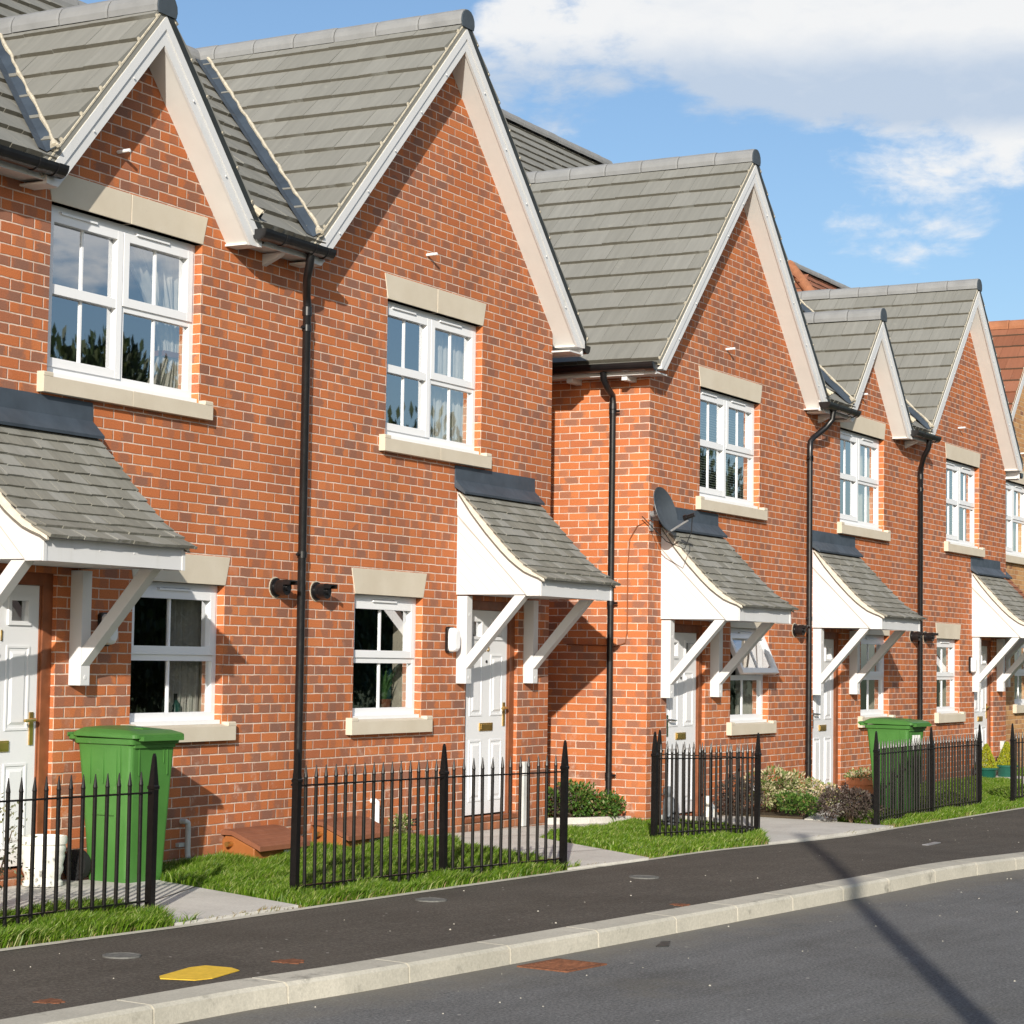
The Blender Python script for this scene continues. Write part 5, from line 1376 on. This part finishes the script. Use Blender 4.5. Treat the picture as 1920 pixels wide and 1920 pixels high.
# ------------------------------------------------------------------ grass
def inside(px, py, pg):
    res = np.zeros(px.shape, bool); n = len(pg)
    for i in range(n):
        x1, y1 = pg[i]; x2, y2 = pg[(i + 1) % n]
        c = ((y1 > py) != (y2 > py)) & (px < (x2 - x1) * (py - y1) / (y2 - y1 + 1e-12) + x1); res ^= c
    return res
bx_ = np.array([q[0] for q in BACK]); by_ = np.array([q[1] for q in BACK])
def gzn(x):
    t = np.clip((x - 2.0) / 4.0, 0, 1); return -.13 - .07 * t * t * (3 - 2 * t)
def grass_patch(name, polys, dens, h0, h1, mat, label, edge=None, width=.0042):
    P = []
    for pg in polys:
        pg = np.array(pg); x0, y0 = pg.min(0); x1, y1 = pg.max(0); n = int((x1 - x0) * (y1 - y0) * dens)
        px = rng.uniform(x0, x1, n); py = rng.uniform(y0, y1, n)
        ok = inside(px, py, pg.tolist())
        for q in list(PATHS.values()) + list(BEDS.values()):
            # blades lean a little over the slab edges
            c = np.mean(q, 0); sh = [(c[0] + (a - c[0]) * .985, c[1] + (b_ - c[1]) * .985) for a, b_ in q]
            ok &= ~inside(px, py, sh)
        lim = np.interp(px, bx_, by_) + .03
        ok &= py > lim
        if edge is not None: ok &= rng.uniform(0, 1, n) < np.exp(-(py - lim) / edge) * (.35 + .65 * (np.sin(px * 3.1) * np.sin(px * 1.3 + 1) > -.2))
        P.append(np.stack([px[ok], py[ok]], 1))
    P = np.concatenate(P); n = len(P)
    clump = .75 + .5 * np.clip(np.sin(P[:, 0] * 7.3 + np.sin(P[:, 1] * 5) * 2) * np.sin(P[:, 1] * 8.1 + P[:, 0] * 2), -1, 1) * .6
    h = rng.uniform(h0, h1, n) * clump; a = rng.uniform(0, 2 * np.pi, n)
    lean = rng.uniform(.15, .85, n) * h; la = rng.normal(-.6, 1.1, n)
    dx, dy = np.cos(la) * lean, np.sin(la) * lean
    wx, wy = np.cos(a) * width, np.sin(a) * width
    z = gzn(P[:, 0]) - .02
    V = np.zeros((n, 5, 3))
    V[:, 0] = np.stack([P[:, 0] - wx, P[:, 1] - wy, z], 1); V[:, 1] = np.stack([P[:, 0] + wx, P[:, 1] + wy, z], 1)
    mx, my, mz = P[:, 0] + dx * .35, P[:, 1] + dy * .35, z + h * .62
    V[:, 2] = np.stack([mx + wx * .8, my + wy * .8, mz], 1); V[:, 3] = np.stack([mx - wx * .8, my - wy * .8, mz], 1)
    V[:, 4] = np.stack([P[:, 0] + dx, P[:, 1] + dy, z + h * (1 - .12 * rng.uniform(0, 1, n))], 1)
    me = bpy.data.meshes.new(name); idx = np.arange(n) * 5
    me.vertices.add(n * 5); me.vertices.foreach_set('co', V.reshape(-1))
    loops = np.zeros((n, 7), int); loops[:, 0:4] = idx[:, None] + [0, 1, 2, 3]; loops[:, 4:7] = idx[:, None] + [3, 2, 4]
    me.loops.add(n * 7); me.loops.foreach_set('vertex_index', loops.reshape(-1))
    me.polygons.add(n * 2); ls = np.zeros((n, 2), int); ls[:, 0] = np.arange(n) * 7; ls[:, 1] = ls[:, 0] + 4
    me.polygons.foreach_set('loop_start', ls.reshape(-1))
    me.update(calc_edges=True); me.validate(); me.materials.append(mat)
    o = link(bpy.data.objects.new(name, me)); tag(o, label, 'grass', kind='stuff'); return o
LAWNS = [[(-7.2, -.05), (-4.75, -.05), (-4.75, -1.05), (-3.75, -1.25), (-4.2, -2.4), (-7.2, -2.2)],
         [(-2.1, -.03), (1.75, -.03), (1.55, -.62), (.95, -1.3), (.10, -2.8), (-3.2, -2.6), (-2.42, -.62)],
         [(3.6, -.68), (5.56, -.36), (5.95, -.62), (5.9, -1.15), (4.95, -2.0), (3.55, -3.), (1.2, -2.9), (2.55, -.92)],
         [(11.4, -.60), (16.9, -.60), (16.6, -1.3), (13.4, -2.3), (11.0, -3.2), (6.8, -3.0), (7.2, -1.98), (10.6, -1.15)],
         [(18.2, -.60), (23., -.25), (23., -4.), (13.4, -4.)]]
grass_patch('grass', LAWNS[:2], 24000, .04, .135, M['grass'], 'long green grass of the front gardens')
grass_patch('grass', LAWNS[2:], 14000, .04, .11, M['grass'], 'shorter grass of the farther front gardens', width=.006)
grass_patch('dry_grass', [[(-7, -1.9), (14, -2.6), (14, -3.2), (-7, -2.4)]], 11000, .02, .075, M['dry_grass'], 'dry straw-coloured grass along the footpath edge', edge=.085, width=.004)
# a few stalks trodden over the path corner and loose stones on the tarmac
sm_ = MB()
for k in range(120):
    x_ = random.uniform(-6.5, 9); y_ = kerb(x_) - .25 - abs(random.gauss(0, 1.1)) if random.random() < .75 else random.uniform(kerb(x_), back(x_) - .1)
    z_ = gz(x_) - .13 if y_ < kerb(x_) - .22 else pz(x_, y_)
    if kerb(x_) - .3 < y_ < kerb(x_): continue
    r_ = random.uniform(.003, .010); n3 = [(r_ * random.uniform(.7, 1.2), 0, 0), (0, r_, 0), (-r_, 0, 0), (0, -r_ * .8, 0)]
    q = [(x_ + a, y_ + b_, z_) for a, b_, c_ in n3]; top = (x_, y_, z_ + r_ * .8)
    for i in range(4): sm_.poly([q[i], q[(i + 1) % 4], top])
tag(sm_.build('grit', M['kerb']), 'pale grit and small stones scattered on the tarmac', 'grit', kind='stuff')

# ------------------------------------------------------------------ behind the camera: what casts the shadow and what the windows mirror
root = thing('wooden_pole', 'tall wooden pole beside the road whose shadow crosses the kerb', 'pole', (-10.3, -9.68, gz(-10)))
m = MB(); m.tube([(0, 0, -.6), (0, 0, 6.05)], [.085, .06], 16); m.build('shaft', M['pole_wood'], root, smooth=True)
CROWNS = []
for k in range(3):
    L = [(random.gauss(0, .4), random.gauss(0, .4), random.uniform(.16, .90), random.uniform(.26, .44)) for _ in range(34)]
    def f():
        l = random.choice(L); d = Vector((random.gauss(0, 1), random.gauss(0, 1), random.gauss(0, 1))).normalized(); q = random.uniform(.5, 1.)
        return (l[0] + d.x * l[3] * q, l[1] + d.y * l[3] * q, l[2] + d.z * l[3] * q * .42), d
    o = leaf_cloud(24000, f, .028, M['leaf_tree'], 'crown', None, (0, 0, 0), 1.5); CROWNS.append(o.data); bpy.data.objects.remove(o)
def tree(label, x, y, h, r, k):
    root = thing('broadleaf_tree', label, 'tree', (x, y, -.6), k * 1.3, 'trees across the road'); m = MB()
    m.tube([(0, 0, 0), (.1, 0, h * .3), (0, .1, h * .6)], [.28, .2, .08], 10)
    for j in range(6):
        a = j * 1.05; m.tube([(.05, 0, h * .35), (math.cos(a) * r * .4, math.sin(a) * r * .4, h * .55), (math.cos(a) * r * .7, math.sin(a) * r * .7, h * .72)], [.1, .06, .02], 6)
    m.build('trunk', M['bark'], root)
    c = link(bpy.data.objects.new('crown', CROWNS[k % 3])); c.parent = root; c.scale = (r, r, h)
for k, (x_, y_, h_, r_) in enumerate(((13, -21, 8.4, 3.6), (18.5, -22, 7.6, 3.4), (24, -22, 8.6, 3.8), (29.5, -22, 9.2, 3.9), (36, -23, 6.8, 3.2), (44.5, -23, 9.2, 3.6), (51, -24, 9.0, 3.8), (60, -24, 9.5, 4.))):
    tree('dark broadleaf tree across the road, mirrored in the windows', x_, y_, h_, r_, k)

# ------------------------------------------------------------------ light, sky, camera
SUN = Vector((2.1, 1.0, -.84)).normalized()
elev = math.asin(-SUN.z); az = math.atan2(-SUN.x, -SUN.y)      # compass-style angle of the sun from +Y towards +X
sl = bpy.data.lights.new('sun', 'SUN'); sl.energy = 4.85; sl.angle = R(.53); sl.color = (1., .93, .82)
so = link(bpy.data.objects.new('sun', sl)); so.rotation_euler = SUN.to_track_quat('-Z', 'Y').to_euler(); so.location = (-20, -20, 30)

W = bpy.data.worlds.new('World'); S.world = W; W.use_nodes = True
t = NT.__new__(NT); t.t = W.node_tree; t.t.nodes.clear(); t.out = t.t.nodes.new('ShaderNodeOutputWorld')
sky = t.n('TexSky'); sky.sky_type = 'NISHITA'; sky.sun_disc = False; sky.sun_elevation = elev; sky.sun_rotation = az; sky.altitude = 60; sky.air_density = 1.0; sky.dust_density = 1.2; sky.ozone_density = 3.2
dirv = t.coord('Generated')
bg1 = t.n('Background'); bg1.inputs[1].default_value = .113
t.t.links.new(sky.outputs[0], bg1.inputs[0])
X_, Y_, Z_ = t.xyz(dirv)[0:3]
flat = t.comb(t.math('MULTIPLY', X_, 1.), t.math('MULTIPLY', Y_, 1.), t.math('MULTIPLY', Z_, 2.3))
warp = t.n('VectorMath', operation='MULTIPLY_ADD'); wn = t.n('TexNoise'); t.t.links.new(flat, wn.inputs['Vector']); wn.inputs['Scale'].default_value = 14.
t.t.links.new(wn.outputs['Color'], warp.inputs[0]); warp.inputs[1].default_value = (.035, .035, .035); t.t.links.new(flat, warp.inputs[2])
n1 = t.math('ADD', t.math('MULTIPLY', t.noise(warp.outputs[0], 13., 9, .62), .6), t.math('MULTIPLY', t.noise(warp.outputs[0], 42., 6, .6), .4)); n2 = t.noise(flat, 3., 3, .5)
def blob(c, r0, r1, amp):
    c = Vector(c).normalized()
    dt = t.math('ADD', t.math('ADD', t.math('MULTIPLY', X_, c.x), t.math('MULTIPLY', Y_, c.y)), t.math('MULTIPLY', Z_, c.z))
    return t.smooth(dt, math.cos(r1), math.cos(r0), 0., amp)
BL = [((.8685, .3976, .2959), .010, .060, 1.25), ((.8869, .3621, .2868), .022, .062, 1.6), ((.8991, .3295, .2883), .026, .070, 1.7), ((.9119, .2974, .2828), .026, .072, 1.7), ((.9223, .2625, .2836), .026, .078, 1.6), ((.9344, .2426, .2608), .01, .050, 1.2),
      ((.8495, .4483, .2781), .004, .040, .95), ((.8473, .4656, .2555), .0, .030, .85), ((.8633, .4390, .2491), .0, .030, .80), ((.8652, .4243, .2672), .004, .034, .95),
      ((.9175, .3235, .2313), .0, .030, .74), ((.9256, .3041, .2268), .0, .038, .92), ((.9285, .2920, .2290), .0, .034, .86), ((.9356, .2879, .2042), .0, .034, .74), ((.9326, .3063, .1909), .0, .028, .60), ((.9253, .3261, .1936), .0, .022, .52), ((.9371, .2620, .2306), .0, .036, .72), ((.9274, .2830, .2448), .0, .050, .66)]
mask = None
for b_ in BL:
    q = blob(*b_); mask = q if mask is None else t.math('MAXIMUM', mask, q)
# scattered cloud over the rest of the sky, away from the clear patch behind the roofs
side_ = t.smooth(t.math('SUBTRACT', t.math('MULTIPLY', X_, .72), t.math('MULTIPLY', Y_, .69)), .35, .75, .22, .85)
other = t.math('MULTIPLY', t.smooth(t.math('ADD', t.math('MULTIPLY', X_, .9), t.math('MULTIPLY', Y_, .40)), .93, .80, 0., 1.), t.math('MULTIPLY', side_, t.smooth(Z_, .142, .176)))
mask = t.math('MAXIMUM', mask, other)
dens = t.math('ADD', mask, t.math('MULTIPLY', t.math('SUBTRACT', n1, .5), 3.0))
cov = t.math('MULTIPLY', t.smooth(dens, .40, 1.12), t.smooth(mask, .0, .55))
band = t.math('MULTIPLY', t.smooth(Z_, .282, .256), t.smooth(Z_, .226, .243))        # the grey underside of the bank
shade = t.math('SUBTRACT', t.math('ADD', .95, t.math('MULTIPLY', t.math('SUBTRACT', n1, .5), 1.3)), t.math('MULTIPLY', band, .95), clamp=True)
ccol = t.mix(shade, (.56, .66, .80), (.96, .96, .955))
bg2 = t.n('Background'); bg2.inputs[1].default_value = .80
t.t.links.new(ccol, bg2.inputs[0])
mx_ = t.n('MixShader'); t.t.links.new(t.math('MULTIPLY', cov, .95), mx_.inputs[0]); t.t.links.new(bg1.outputs[0], mx_.inputs[1]); t.t.links.new(bg2.outputs[0], mx_.inputs[2])
t.t.links.new(mx_.outputs[0], t.out.inputs[0])

f, yaw, pit, rol = 4133.7642, 0.4923, 0.0673, 0.0144
yaw, pit, rol = CAMROT = (0.492253, 0.067335, 0.014416)
cam = bpy.data.cameras.new('camera'); co = link(bpy.data.objects.new('camera', cam))
fw = Vector((math.cos(yaw) * math.cos(pit), math.sin(yaw) * math.cos(pit), math.sin(pit)))
rt_ = Vector((math.sin(yaw), -math.cos(yaw), 0)); up_ = rt_.cross(fw)
r2 = rt_ * math.cos(rol) + up_ * math.sin(rol); u2 = up_ * math.cos(rol) - rt_ * math.sin(rol)
mt = Matrix((r2, u2, -fw)).transposed().to_4x4(); mt.translation = (-14.6516, -9.8288, 1.4119)
co.matrix_world = mt
cam.sensor_width = 36; cam.sensor_fit = 'HORIZONTAL'; cam.lens = f / 1920 * 36; cam.clip_start = .1; cam.clip_end = 2000
S.camera = co
S.render.engine = 'CYCLES'
S.view_settings.view_transform = 'Standard'; S.view_settings.look = 'None'; S.view_settings.gamma = 1; S.view_settings.use_curve_mapping = False
S.view_settings.exposure = .28
S.cycles.max_bounces = 8; S.cycles.transparent_max_bounces = 12
S.render.resolution_x = S.render.resolution_y = 1024
